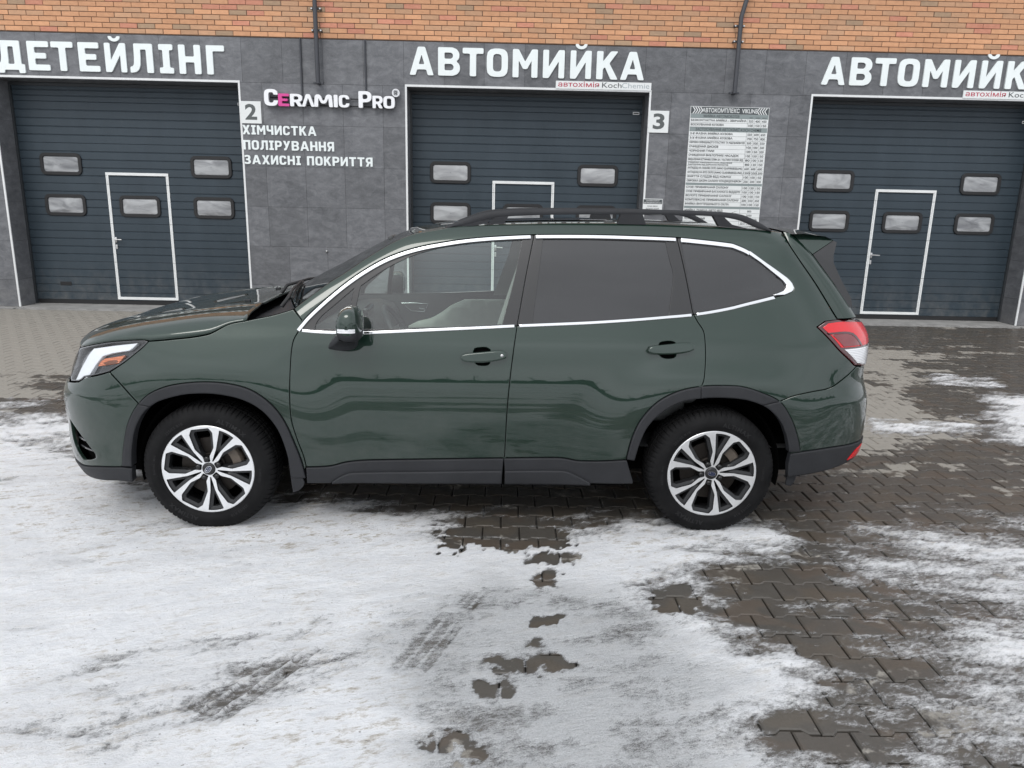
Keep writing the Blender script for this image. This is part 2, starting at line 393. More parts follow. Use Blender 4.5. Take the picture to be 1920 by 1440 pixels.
def paver_outline():
    a, b, w = PY/2-.0039-.0105, PY/2-.0039+.0105, PX/2-.0034
    top = [(w, b), (.056, b), (.036, a), (-.036, a), (-.056, b), (-w, b)]
    return top+[(-x, -y) for x, y in top]
def paver_mesh():
    o = np.array(paver_outline()); n = len(o); i = o.copy()
    i = grow(o if area(o) > 0 else o[::-1], -.0055); o = o if area(o) > 0 else o[::-1]
    v = [(p[0], p[1], 0) for p in i]+[(p[0], p[1], -.0048) for p in o]+[(p[0], p[1], -.03) for p in o]
    f = [tuple(range(n))]
    for k in range(n):
        j = (k+1) % n
        f += [(n+k, n+j, j, k), (2*n+k, 2*n+j, n+j, n+k)]
    return v, f
PV, PF_ = paver_mesh()
pav_data = []
for m in PM:
    me = bpy.data.meshes.new('paver'); me.from_pydata(PV, [], PF_); me.materials.append(m); me.update(); pav_data.append(me)
DRY = [([(-14, 6.8), (-4.5, 6.7), (-3.4, 7.4), (-2, 8.5), (1, 9.2), (2.5, 10.0), (2.5, 11.9), (-14, 11.9)], 1.), ([(2.55, 5.15), (3.3, 5.6), (3.5, 6.4), (3.9, 7.4), (5.2, 8.9), (5.0, 9.6), (3.5, 9.9), (1.5, 8), (1.6, 5.6)], .74),
       ([(4.6, 8.6), (6, 9.6), (8, 10.0), (8, 9.6)], .38), ([(3.3, 4.6), (4.6, 5.0), (4.8, 4.7), (3.4, 4.3)], .40), ([(-6, 5.9), (-4.2, 6.3), (-3.6, 6.8), (-6, 7)], .5)]
cells = []
for j in range(-43, 55):
    yc = 3.751+PY*j
    if yc > FY-.28: break
    lim = min(max(.92*yc+5.0, 8.0), 11.2)
    k0 = int(math.floor((-lim-1.713)/PX)); k1 = int(math.ceil((lim-1.713)/PX))
    for k in range(k0, k1): cells.append((1.713+.1*(j % 2)+PX*(k+.5), yc))
cells = np.array(cells)
cov = cover_at(cells[:, 0], cells[:, 1])[0]
dry = np.zeros(len(cells))
wobc = fbm(cells[:, 0]*.9, cells[:, 1]*1.4, 61, 4)-.5
for p, a in DRY: dry = np.maximum(dry, a*sstep((polysd(cells[:, 0], cells[:, 1], p)+wobc*1.6)/.9*.5+.5))
dry = dry+(fbm(cells[:, 0]*1.6, cells[:, 1]*5, 71, 4)-.5)*1.05+(rng.random(len(cells))-.5)*.18-.05*(cells[:, 0] > 1)
lev = np.clip(np.digitize(dry, [.22, .42, .62]), 0, 3)
d = np.hypot(cells[:, 0], cells[:, 1]); infr = (np.abs(cells[:, 0]) < .80*cells[:, 1]+.1) & (cells[:, 1] > 2.0)
under = (cells[:, 0] > -2.0) & (cells[:, 0] < 2.0) & (cells[:, 1] > 4.15) & (cells[:, 1] < 7)
score = np.where(infr & ~under & (cov < .52), 1/(d**3), 0)
best = set(np.argsort(-score)[:300].tolist())
PVn = np.array(PV); sv, sf, sm_ = [], [], []
for i, (x, y) in enumerate(cells):
    dz = float(rng.normal(0, .0008)); tx, ty = rng.normal(0, .0045), rng.normal(0, .0045)
    if i in best:
        o = bpy.data.objects.new('paver', pav_data[lev[i]]); o.location = (x, y, dz); o.rotation_euler = (tx, ty, float(rng.normal(0, .004)))
        link(o, yard)
    else:
        n = len(sv); P = PVn+[x, y, dz]; P[:, 2] += PVn[:, 1]*tx-PVn[:, 0]*ty
        sv += P.tolist(); sf += [tuple(n+q for q in f) for f in PF_]; sm_ += [int(lev[i])]*len(PF_)
o = new_mesh('paving', sv, sf, PM, yard, mi=sm_); tag(o, kind='stuff')

# snow: one thin uneven sheet, cut away wherever it has melted
rows = np.concatenate([np.arange(-7, 0, .07), np.arange(0, 1.45, .035), np.arange(1.45, 3.2, .0155), np.arange(3.2, 5.0, .024), np.arange(5.0, 8.4, .045)])
NC = 560; hw = np.where(rows > 1.45, .87*rows+.55, 1.81+(1.45-rows)*1.9)
cu = np.linspace(-1, 1, NC)[None, :]; cin = 440/560; X = np.where(np.abs(cu) <= cin, cu/cin*hw[:, None], np.sign(cu)*(hw[:, None]+((np.abs(cu)-cin)/(1-cin))**1.5*6.0)); Y = np.repeat(rows[:, None], NC, 1)
c, ice, tread, prt, worn_ = cover_at(X.ravel(), Y.ravel())
hgt = .0025+.016*sstep((c-.22)/.55)*(.45+1.0*fbm(X.ravel()*6, Y.ravel()*9, 81, 6, .65))*(1-.6*ice)+.0026*tread-.003*prt
keep = (c > .17).reshape(X.shape); q = keep[:-1, :-1] | keep[1:, :-1] | keep[:-1, 1:] | keep[1:, 1:]
idx = np.arange(X.size).reshape(X.shape)
F = np.stack([idx[:-1, :-1], idx[:-1, 1:], idx[1:, 1:], idx[1:, :-1]], -1)[q]
used = np.unique(F); remap = -np.ones(X.size, int); remap[used] = np.arange(len(used))
def snow_mat():
    t = NT('trodden snow')
    cv = t.attr('cover'); ic = t.attr('ice'); di = t.attr('dirt')
    n = t.noise(34, 8, .74, 'World', (1, 2.4, 1, .30)); n2 = t.noise(170, 4, .75, 'World', (1, 1.5, 1, .3)); n3 = t.noise(8, 7, .7, 'World', (1, 2.6, 1, .34)); n4 = t.noise(2.2, 6, .66, 'World', (1, 2.4, 1, .34), .5)
    c0 = lambda v: t.math('SUBTRACT', v, .5)
    e = t.math('ADD', cv, t.math('ADD', t.math('MULTIPLY', c0(n), .62), t.math('MULTIPLY', c0(n2), .42)))
    al = t.ramp(e, .27, .56)
    al = t.math('MULTIPLY', al, t.ramp(ic, 0, 1, 1, .90))
    col = t.mix(t.ramp(n3, .3, .7), (.84, .86, .89), (.98, .98, .98))
    col = t.mix(t.ramp(n4, .36, .64, .40, 0), col, (.70, .715, .74))
    col = t.mix(t.ramp(n, .50, .70, 0, .50), col, (.56, .555, .55))
    col = t.mix(t.ramp(n2, .60, .75, 0, .5), col, (.93, .935, .94))
    dd = t.math('MULTIPLY', t.ramp(t.math('ADD', n3, t.math('MULTIPLY', n, .6)), .83, 1.05), di, True)
    col = t.mix(dd, col, (.39, .34, .27))
    spk = t.noise(46, 2, .5, 'World', (1, 1.4, 1, .3)); col = t.mix(t.ramp(spk, .71, .76, 0, .7), col, (.16, .14, .115))
    thin = t.ramp(e, .30, .66, .72, 0)
    col = t.mix(thin, col, t.mix(n, (.42, .415, .41), (.72, .725, .73)))
    wn_ = t.attr('worn'); col = t.mix(t.math('MULTIPLY', t.math('MULTIPLY', wn_, t.ramp(n, .30, .58, 1, .35)), .55, True), col, (.56, .565, .575))
    icec = t.mix(t.ramp(n2, .38, .66), (.34, .352, .358), (.66, .67, .68)); icec = t.mix(t.ramp(n3, .35, .65), icec, t.mix(.5, icec, (.66, .67, .68)))
    col = t.mix(t.math('MULTIPLY', ic, .80), col, icec)
    h = t.math('ADD', n, t.math('ADD', t.math('MULTIPLY', n2, .5), n3))
    p = t.bsdf(col, t.ramp(ic, 0, 1, .62, .36), normal=t.bump(h, .85, .016), spec=.35, final=False)
    tr = t.add('ShaderNodeBsdfTransparent'); mx = t.add('ShaderNodeMixShader')
    t.l.new(al, mx.inputs[0]); t.l.new(tr.outputs[0], mx.inputs[1]); t.l.new(p.outputs[0], mx.inputs[2]); t.l.new(mx.outputs[0], t.out.inputs['Surface'])
    return t.m
xs, ys = X.ravel()[used], Y.ravel()[used]
dirt = .35+.9*sstep((fbm(xs*1.1, ys*1.8, 91, 4)-.45)/.25)+1.0*np.exp(-((ys-3.72)/.16)**2)*(xs < -.2)+.6*np.exp(-((ys-4.4)/.5)**2)*(xs < -1.5)
lines = np.exp(-((ys-3.72)/.13)**2)*(xs < -.15)*(.5+.5*np.sin(ys*150))
snow = new_mesh('snow', np.stack([xs, ys, hgt[used]+.002*lines], 1), remap[F], snow_mat(), smooth=True)
for nm, val in (('cover', c[used]-.10*lines), ('ice', ice[used]), ('dirt', np.clip(dirt, 0, 1.6)), ('worn', worn_[used]/.28)):
    a = snow.data.attributes.new(nm, 'FLOAT', 'POINT'); a.data.foreach_set('value', val.astype(np.float32))
tag(snow, 'dirty trodden snow and thin ice lying in patches on the paving', 'snow', kind='stuff')
# ------------------------------------------------------------------ building
WX0, WX1, WTOP = -13.0, 14.0, 7.2
OPEN = [(-7.62, -3.98), (-1.487, 2.145), (4.597, 8.268)]; OT = 3.41; REV = .42
TTOP = 4.033
def tile_mat():
    t = NT('slate tile'); oi = t.add('ShaderNodeObjectInfo')
    vein = t.noise(2.0, 7, .68, 'World', (1, 1, 2.0), 1.4); fine = t.noise(70, 4, .7, 'World'); mid = t.noise(7, 6, .68, 'World', (1, 1, 1.7), .8)
    f = t.math('ADD', t.math('MULTIPLY', vein, .5), t.math('MULTIPLY', mid, .5))
    c = t.mix(t.ramp(f, .34, .66), (.078, .081, .088), (.182, .186, .197))
    c = t.mix(t.math('MULTIPLY', t.ramp(fine, .52, .78), .35), c, (.24, .245, .255))
    ed = t.math('ABSOLUTE', t.math('SUBTRACT', mid, .5)); c = t.mix(t.ramp(ed, 0, .012, .30, 0), c, (.06, .062, .067))
    sp = t.add('ShaderNodeSeparateXYZ'); t.l.new(t.pos(), sp.inputs[0])
    slt = t.math('MULTIPLY', t.ramp(sp.outputs[2], .02, .5, .6, 0), t.ramp(t.noise(5, 7, .75, 'World'), .38, .7)); c = t.mix(slt, c, (.27, .265, .255))
    run = t.math('MULTIPLY', t.ramp(t.noise(5, 6, .7, 'World', (2.2, 1, .12)), .56, .75), .3); c = t.mix(run, c, (.075, .077, .082))
    br = t.math('ADD', .86, t.math('MULTIPLY', oi.outputs['Random'], .28))
    h = t.add('ShaderNodeHueSaturation'); t.l.new(br, h.inputs['Value']); t.l.new(c, h.inputs['Color'])
    t.bsdf(h.outputs[0], .55, normal=t.bump(t.math('ADD', mid, t.math('MULTIPLY', fine, .3)), .35, .006), spec=.4); return t.m
TILE = tile_mat()
grout = simple('dark grout', (.05, .05, .052), .9)
def brick_mat(name, a, b, mott):
    t = NT(name); oi = t.add('ShaderNodeObjectInfo'); n = t.noise(16, 5, .65, 'World', (1, 1, 2)); f = t.noise(120, 3, .7, 'World')
    c = t.mix(t.ramp(n, .3, .7), a, b); c = t.mix(t.math('MULTIPLY', t.ramp(f, .55, .8), mott), c, tuple(v*.55 for v in a))
    br = t.math('ADD', .88, t.math('MULTIPLY', oi.outputs['Random'], .24))
    h = t.add('ShaderNodeHueSaturation'); t.l.new(br, h.inputs['Value']); t.l.new(c, h.inputs['Color'])
    t.bsdf(h.outputs[0], .75, normal=t.bump(t.math('ADD', n, f), .3, .004)); return t.m
BRM = [brick_mat('orange brick', (.50, .255, .135), (.60, .315, .17), .3), brick_mat('tan brick', (.43, .25, .145), (.53, .30, .175), .4), brick_mat('brown brick', (.31, .21, .135), (.40, .265, .165), .4), brick_mat('red brick', (.47, .19, .12), (.58, .26, .17), .3)]
mortar = simple('brown mortar', (.16, .10, .07), .95, var=.25, vscale=40)
bld = thing('car_wash_building', 'car wash building with orange brick above grey stone tiles and three garage openings', 'building', (0, FY, 0))
BL = lambda y: y-FY
def bpart(mb, name, mats, **k): return mb.build(name, mats, bld, **k)
# body of the wall behind the tiles
m = MB(); y0, y1 = .014, .40
xs_ = [WX0]+[v for o in OPEN for v in o]+[WX1]
for i in range(0, len(xs_), 2): m.box(xs_[i]+.014*(i > 0), xs_[i+1]-.014*(i < 6), y0, y1, -.05, OT+.014)
m.box(WX0, WX1, y0, y1, OT+.0141, TTOP)
bpart(m, 'wall', grout)
m = MB(); m.box(WX0, WX1, .0, .40, TTOP+.001, WTOP); m.box(WX0, WX1, .401, 12, WTOP-.3, WTOP)
m.box(WX0, WX0+.3, .401, 12, -.05, WTOP-.301); m.box(WX1-.3, WX1, .401, 12, -.05, WTOP-.301); m.box(WX0, WX1, 12.001, 12.3, -.05, WTOP)
bpart(m, 'upper_wall', mortar)
# tiles
def rect_tile(x0, x1, z0, z1, y=0., th=.0125, axis='y', parent=bld, g=.0016):
    mb = MB()
    if axis == 'y': mb.box(x0+g, x1-g, y, y+th, z0+g, z1-g)
    else: mb.box(y, y+th, x0+g, x1-g, z0+g, z1-g)
    return mb.build('tile', TILE, parent)
rows_z = [0.0, .42, 1.02, 1.62, 2.22, 2.82, 3.41]
vis0, vis1 = -12.6, 13.6
def span(x0, x1, anchor, z0, z1, per=.597):
    k = math.floor((x0-anchor)/per); xs = [x0]
    while True:
        k += 1; x = anchor+k*per
        if x > x1-.04: break
        if x > x0+.04: xs.append(x)
    xs.append(x1)
    for a, b in zip(xs[:-1], xs[1:]): rect_tile(a, b, z0, z1)
piers = [(vis0, OPEN[0][0], -7.33), (OPEN[0][1], OPEN[1][0], -2.44), (OPEN[1][1], OPEN[2][0], 2.475), (OPEN[2][1], vis1, 8.8)]
for i, (z0, z1) in enumerate(zip(rows_z[:-1], rows_z[1:])):
    for a, b, an in piers: span(a, b, an+(.0 if i != 1 else .29), z0, z1)
span(vis0, vis1, -1.525, 3.41, TTOP-.004)
for a, b in OPEN:                                            # tiled jambs and soffits of the recesses
    for x, s in ((a, -1), (b, 1)):
        for z0, z1 in zip(rows_z[:-1], rows_z[1:]): rect_tile(.0135, REV+.05, z0, z1-(.0005 if z1 > 3.4 else 0), x if s > 0 else x-.0125, axis='x')
    m = MB(); m.box(a+.0005, b-.0005, .0135, REV+.05, OT-.0125, OT-.0006); bpart(m, 'soffit', TILE)
# bricks
BW, BH = .254, .0702
def brick_box(x0, x1, z0, z1, dy):
    mb = MB(); mb.box(x0, x1, -.012+dy, .06, z0, z1); return mb
bme = {}
jv, jf, jm = [], [], []
count = 0
for r in range(0, 42):
    z0 = TTOP+.008+BH*r; off = [.05, .19, .05, .146, .27, .133, .02, .16][r % 8]+rng.normal(0, .01)
    k0 = int((-12.9-off)/BW); n = int(26.6/BW)
    for k in range(k0, k0+n):
        x0 = off+k*BW; dx = rng.normal(0, .0012); dy = abs(rng.normal(0, .0018))
        q = rng.random(); mi = 0 if q < .60 else 1 if q < .86 else 2 if q < .92 else 3
        inview = -7.6 < x0 and x0+BW < 7.75 and r < 5
        if inview and count < 300:
            key = mi
            if key not in bme:
                mb = MB(); mb.box(.004, BW-.005, -.012, .05, .0045, BH-.0045, 0, .002)
                bme[key] = mb.build('brick', BRM[mi], bld).data
                bpy.data.objects.remove([o for o in bpy.data.objects if o.type == 'MESH' and o.data == bme[key]][0])
            o = bpy.data.objects.new('brick', bme[key]); o.location = (x0+dx, dy, z0); o.rotation_euler = (0, rng.normal(0, .0015), 0); link(o, bld); count += 1
        else:
            n0 = len(jv); a, b, c_, d_ = x0+.004+dx, x0+BW-.005+dx, z0+.0045, z0+BH-.0045
            yy = -.012+dy
            jv += [(a, yy, c_), (b, yy, c_), (b, yy, d_), (a, yy, d_), (a, -.0001, c_), (b, -.0001, c_), (b, -.0001, d_), (a, -.0001, d_)]
            for f in ((0, 1, 2, 3), (4, 5, 1, 0), (3, 2, 6, 7), (4, 0, 3, 7), (1, 5, 6, 2)): jf.append(tuple(n0+w for w in f)); jm.append(mi)
o = new_mesh('brickwork', jv, jf, BRM, bld, mi=jm); tag(o, kind='stuff')
# corner trims of white metal round each opening
alu = simple('white aluminium', (.70, .71, .71), .4, .0, var=.06, vscale=4)
for a, b in OPEN:
    w = .024
    for x, s in ((a, -1), (b, 1)):
        m = MB(); m.box(x-w if s < 0 else x-.004, x+.004 if s < 0 else x+w, -.004, .012, 0, OT-.001); bpart(m, 'corner_trim', alu)
    m = MB(); m.box(a-w, b+w, -.0045, .012, OT-.006, OT+.024); bpart(m, 'corner_trim', alu)
# concrete sill in front of the doors
conc = simple('pale concrete', (.27, .265, .255), .8, var=.25, vscale=5, bump=.3, bscale=50)
for a, b in OPEN:
    m = MB(); m.box(a+.02, b-.02, FY-.17, FY+REV+.3, -.05, .004, 0); o = m.build('threshold_pavement', conc); tag(o, kind='structure')
m = MB()
for a, b, an in piers: m.box(a, b, FY-.20, FY-.001, -.05, -.002)
o = m.build('pavement_edge', conc); tag(o, kind='structure')

# ------------------------------------------------------------------ sectional doors
def door_mat():
    t = NT('anthracite door steel'); n = t.noise(3, 5, .6, 'World', (1, 1, .35)); f = t.noise(140, 3, .6, 'World', (.3, 1, 1))
    c = t.mix(t.ramp(n, .3, .72), (.0255, .039, .051), (.034, .050, .064))
    c = t.mix(t.math('MULTIPLY', t.ramp(t.noise(9, 6, .7, 'World', (2.5, 1, .5)), .58, .8), .16), c, (.12, .125, .125))
    sp = t.add('ShaderNodeSeparateXYZ'); t.l.new(t.pos(), sp.inputs[0])
    spl = t.math('MULTIPLY', t.ramp(sp.outputs[2], .02, .75, .55, 0), t.ramp(t.noise(6, 7, .75, 'World', (1, 1, .7)), .42, .72)); c = t.mix(spl, c, (.17, .165, .155))
    t.bsdf(c, .48, normal=t.bump(f, .12, .002), spec=.4); return t.m
DOOR = door_mat(); rubber = simple('black rubber', (.012, .012, .013), .6); darkgap = simple('shadow gap', (.006, .006, .007), .9)
white = simple('white painted metal', (.74, .755, .75), .42, var=.05, vscale=6)
steel = simple('satin steel', (.55, .55, .55), .32, .85)
def pane_mat():
    t = NT('acrylic fog and painted reflection'); oi = t.add('ShaderNodeObjectInfo')
    mpn = t.add('ShaderNodeMapping'); mpn.inputs['Scale'].default_value = (1.6, 1, 5.5)
    cbx = t.add('ShaderNodeCombineXYZ'); t.l.new(t.math('MULTIPLY', oi.outputs['Random'], 40), cbx.inputs[0]); t.l.new(cbx.outputs[0], mpn.inputs['Location'])
    t.l.new(t.co.outputs['Object'], mpn.inputs['Vector'])
    nn = t.add('ShaderNodeTexNoise'); nn.inputs['Scale'].default_value = 1.3; nn.inputs['Detail'].default_value = 3; nn.inputs['Distortion'].default_value = 1.1
    t.l.new(mpn.outputs[0], nn.inputs['Vector'])
    c = t.mix(t.ramp(nn.outputs['Fac'], .36, .62), t.mix(oi.outputs['Random'], (.12, .125, .135), (.27, .275, .285)), t.mix(oi.outputs['Random'], (.34, .35, .36), (.44, .45, .455)))  # pale smears stand for fog and the snow's reflection, painted into the colour
    t.bsdf(c, .12, coat=.6, coat_rough=.04); return t.m
PANE = pane_mat()
def rrect(w, h, r, n=7):
    out = []
    for cx_, cz_, a0 in ((w/2-r, h/2-r, 0), (-w/2+r, h/2-r, 90), (-w/2+r, -h/2+r, 180), (w/2-r, -h/2+r, 270)):
        for k in range(n+1):
            a = math.radians(a0+90*k/n); out.append((cx_+r*math.cos(a), cz_+r*math.sin(a)))
    return np.array(out)
def frame_mesh(w, h, r, t, y0, y1):
    mb = MB(); P = []
    for (ins, y) in ((0, y0), (0, y1+.006), (.006, y1), (t-.006, y1), (t, y1+.006), (t, y0)):
        L = rrect(w-2*ins, h-2*ins, max(.035, r-ins)); P.append([(p[0], y, p[1]) for p in L])
    mb.quadgrid(np.array(P).transpose(1, 0, 2), 0, close_u=True); return mb
def pane_mesh(w, h, r, y, bulge):
    mb = MB(); rings = []
    for k, s in enumerate((1, .92, .75, .5, .25, .02)):
        L = rrect(w*s, h*s, r*s); rings.append([(p[0], y-bulge*(1-s**2.2), p[1]) for p in L])
    mb.quadgrid(np.array(rings)[::-1], 0, close_v=True); return mb
fr_me = None
def door(x0, x1, label, wins, wick, letterbox=False):
    d = thing('sectional_door', label, 'garage door', ((x0+x1)/2, FY+REV, 0), group='grey sectional doors of the car wash')
    cx_ = (x0+x1)/2; a, b = x0-cx_-.02, x1-cx_+.02
    zs = [.07]+[.69+.61*k for k in range(5)]+[3.55]
    for z0, z1 in zip(zs[:-1], zs[1:]):
        mb = MB(); prof = [(0.05, z0+.0015), (.004, z0+.0015), (0, z0+.006)]; n = 5; h = (z1-z0)/n
        for k in range(1, n):
            z = z0+h*k
            if z < z1-.03: prof += [(0, z-.012), (.011, z-.0045), (.011, z+.003), (0, z+.0075)]
        prof += [(0, z1-.0055), (.004, z1-.0012), (.05, z1-.0012)]
        mb.quadgrid([[(x, p[0], p[1]) for p in prof] for x in (a, b)])
        mb.build('door_section', DOOR, d)
    m = MB(); m.box(a, b, .004, .05, .0, .0695); m.build('bottom_seal', rubber, d)
    m = MB(); m.box(a, b, .0505, .07, .0, 3.55); m.build('door_core', darkgap, d)
    m = MB()
    for s in (a+.02, b-.05): m.box(s, s+.03, -.035, -.002, .004, 3.39)
    m.box(a+.05, b-.05, -.035, -.002, 3.35, 3.39); m.build('track_frame', simple('dark grey frame', (.03, .034, .038), .5), d)
    for (x, z) in wins:
        f = frame_mesh(.645, .335, .085, .052, 0.006, -.022).build('window', rubber, d, angle=40); f.location = (x-cx_, 0, z)
        p = pane_mesh(.556, .246, .05, -.004, .014).build('pane', PANE, f, smooth=True)
    wx0, wx1 = wick
    if wx0 is not None:
        wx0 -= cx_; wx1 -= cx_; w = .042; m = MB(); zt = 2.09
        for zz0, zz1 in ((.1305, .688), (.692, 1.298), (1.302, 1.908), (1.912, zt-.0425)):
            for x in (wx0, wx1-w):
                m.box(x, x+w*.42, -.010, .012, zz0, zz1, 0, .002); m.box(x+w*.5, x+w, -.013, .012, zz0, zz1, 0, .002)
        m.box(wx0, wx1, -.014, .012, zt-.042, zt, 0, .002); m.box(wx0, wx1, -.014, .012, .088, .13, 0, .002)
        m.build('wicket_frame', white, d)
        hx = wx0+w+.02
        h = MB(); h.box(hx-.016, hx+.016, -.014, .004, 1.0, 1.09, 0, .006); h.tube([(hx, -.012, 1.055), (hx, -.055, 1.055)], .011, 10); h.tube([(hx-.004, -.055, 1.055), (hx+.115, -.058, 1.05)], .0105, 10)
        h.build('door_handle', steel, d, angle=40)
        h = MB(); h.box(hx-.016, hx+.016, -.012, .004, .90, .97, 0, .006); h.build('lock_plate', steel, d)
    if letterbox:
        m = MB(); m.box(-7.20-cx_, -7.02-cx_, -.006, .006, .30, .36, 0, .004); m.box(-7.185-cx_, -7.035-cx_, -.0075, -.0061, .315, .345); m.build('pull_grip', rubber, d)
    m = MB(); m.box(b-.19, b-.09, -.006, .004, 3.13, 3.17); m.box(b-.18, b-.10, -.0075, -.0061, 3.142, 3.158, 1); m.build('maker_plate', [alu, darkgap], d)
    return d
zA, zB = 2.20, 1.576
door(*OPEN[0], 'dark grey garage door with white wicket frame beside the number 2 sign', [(-6.965, zA), (-4.62, zA), (-6.963, zB), (-5.79, zB), (-4.62, zB)], (-6.288, -5.305), True)
door(*OPEN[1], 'dark grey garage door partly hidden behind the green car, left of the number 3 sign', [(-.862, zA), (1.47, zA), (-.86, zB), (.30, zB), (1.47, zB)], (-.195, .787))
door(*OPEN[2], 'dark grey garage door right of the white price board', [(5.236, zA), (7.595, zA), (5.236, zB), (6.422, zB), (7.595, zB)], (5.93, 6.908))
# dim room behind the doors is closed off by the door cores
# ------------------------------------------------------------------ lettering and signs
GL = {}
O_ = [(0,.3),(.03,.13),(.13,.03),(.28,0),(.46,0),(.61,.03),(.71,.13),(.74,.3),(.74,.7),(.71,.87),(.61,.97),(.46,1),(.28,1),(.13,.97),(.03,.87),(0,.7)]
OH = [(.22,.32),(.24,.23),(.31,.19),(.43,.19),(.5,.23),(.52,.32),(.52,.68),(.5,.77),(.43,.81),(.31,.81),(.24,.77),(.22,.68)]
PO = [(0,0),(.22,0),(.22,.34),(.44,.34),(.6,.4),(.69,.52),(.7,.67),(.69,.82),(.6,.95),(.44,1),(0,1)]
PH = [(.22,.53),(.4,.53),(.47,.58),(.49,.67),(.47,.76),(.4,.81),(.22,.81)]
I_ = [(0,0),(.2,0),(.54,.6),(.54,0),(.74,0),(.74,1),(.54,1),(.2,.4),(.2,1),(0,1)]
BR = [(.15,1.23),(.19,1.12),(.28,1.06),(.37,1.045),(.46,1.06),(.55,1.12),(.59,1.23),(.47,1.23),(.44,1.17),(.37,1.145),(.30,1.17),(.27,1.23)]
GL['А'] = [[(0,0),(.215,0),(.275,.2),(.605,.2),(.665,0),(.88,0),(.57,1),(.31,1)],[(.335,.385),(.545,.385),(.44,.73)]]
GL['В'] = [[(0,0),(.5,0),(.66,.06),(.74,.18),(.75,.3),(.72,.42),(.62,.515),(.71,.6),(.73,.72),(.72,.82),(.64,.94),(.5,1),(0,1)],[(.22,.19),(.46,.19),(.52,.24),(.53,.3),(.52,.36),(.46,.42),(.22,.42)],[(.22,.6),(.44,.6),(.5,.65),(.51,.71),(.5,.77),(.44,.82),(.22,.82)]]
GL['Г'] = [[(0,0),(.22,0),(.22,.8),(.62,.8),(.62,1),(0,1)]]
GL['Д'] = [[(0,-.11),(.2,-.11),(.2,0),(.68,0),(.68,-.11),(.88,-.11),(.88,.2),(.77,.2),(.77,1),(.15,1),(.14,.45),(.11,.28),(.05,.2),(0,.2)],[(.34,.2),(.55,.2),(.55,.8),(.37,.8),(.36,.45),(.36,.3)]]
GL['Е'] = [[(0,0),(.68,0),(.68,.2),(.22,.2),(.22,.41),(.58,.41),(.58,.6),(.22,.6),(.22,.8),(.68,.8),(.68,1),(0,1)]]
GL['И'] = [I_]; GL['Й'] = [I_, BR]
GL['І'] = [[(0,0),(.46,0),(.46,.2),(.34,.2),(.34,.8),(.46,.8),(.46,1),(0,1),(0,.8),(.12,.8),(.12,.2),(0,.2)]]
GL['К'] = [[(0,0),(.22,0),(.22,.36),(.29,.44),(.5,0),(.75,0),(.44,.57),(.73,1),(.48,1),(.22,.64),(.22,1),(0,1)]]
GL['Л'] = [[(0,0),(.06,0),(.18,.02),(.28,.1),(.34,.25),(.36,.5),(.37,.8),(.56,.8),(.56,0),(.78,0),(.78,1),(.16,1),(.15,.5),(.13,.3),(.09,.22),(0,.2)]]
GL['М'] = [[(0,0),(.21,0),(.21,.6),(.36,.3),(.5,.3),(.65,.6),(.65,0),(.86,0),(.86,1),(.66,1),(.43,.56),(.2,1),(0,1)]]
GL['Н'] = [[(0,0),(.22,0),(.22,.4),(.52,.4),(.52,0),(.74,0),(.74,1),(.52,1),(.52,.6),(.22,.6),(.22,1),(0,1)]]
GL['О'] = [O_, OH]
GL['П'] = [[(0,0),(.22,0),(.22,.8),(.5,.8),(.5,0),(.72,0),(.72,1),(0,1)]]
GL['Р'] = [PO, PH]
GL['С'] = [[(.7,.33),(.7,.27),(.66,.12),(.57,.03),(.43,0),(.28,0),(.13,.03),(.03,.13),(0,.3),(0,.7),(.03,.87),(.13,.97),(.28,1),(.43,1),(.57,.97),(.66,.88),(.7,.73),(.7,.67),(.48,.67),(.47,.75),(.42,.81),(.31,.81),(.24,.77),(.22,.68),(.22,.32),(.24,.23),(.31,.19),(.42,.19),(.47,.25),(.48,.33)]]
GL['Т'] = [[(.25,0),(.47,0),(.47,.8),(.72,.8),(.72,1),(0,1),(0,.8),(.25,.8)]]
GL['У'] = [[(.08,0),(.22,0),(.33,.06),(.40,.2),(.74,1),(.5,1),(.37,.64),(.24,1),(0,1),(.26,.42),(.2,.22),(.08,.2)]]
GL['Х'] = [[(0,0),(.24,0),(.39,.3),(.54,0),(.78,0),(.52,.5),(.77,1),(.53,1),(.39,.7),(.25,1),(.01,1),(.26,.5)]]
GL['Ч'] = [[(.48,0),(.7,0),(.7,1),(.48,1),(.48,.55),(.28,.55),(.22,.6),(.22,1),(0,1),(0,.55),(.08,.4),(.25,.35),(.48,.35)]]
GL['Я'] = [[(0,0),(.24,0),(.38,.34),(.48,.34),(.48,0),(.7,0),(.7,1),(.26,1),(.1,.95),(.01,.82),(0,.67),(.01,.52),(.1,.41),(.17,.38)],[(.48,.53),(.3,.53),(.23,.58),(.21,.67),(.23,.76),(.3,.81),(.48,.81)]]
GL['З'] = [[(0,.1),(.1,.02),(.3,0),(.5,.03),(.62,.13),(.66,.28),(.62,.43),(.53,.51),(.61,.6),(.63,.72),(.6,.87),(.5,.97),(.32,1),(.12,.97),(.02,.9),(.08,.74),(.2,.8),(.32,.82),(.4,.78),(.41,.7),(.38,.62),(.3,.6),(.18,.6),(.18,.42),(.32,.42),(.41,.38),(.43,.3),(.4,.22),(.3,.18),(.18,.2),(.07,.26)]]
GL['R'] = [[(0,0),(.22,0),(.22,.34),(.32,.34),(.46,0),(.7,0),(.53,.38),(.6,.41),(.69,.52),(.7,.67),(.69,.82),(.6,.95),(.44,1),(0,1)], PH]
GL['V'] = [[(0,0),(.22,0),(.44,.72),(.66,0),(.88,0),(.60,.93),(.54,1),(.34,1),(.28,.93)]]
GL['I'] = [[(0,0),(.22,0),(.22,1),(0,1)]]
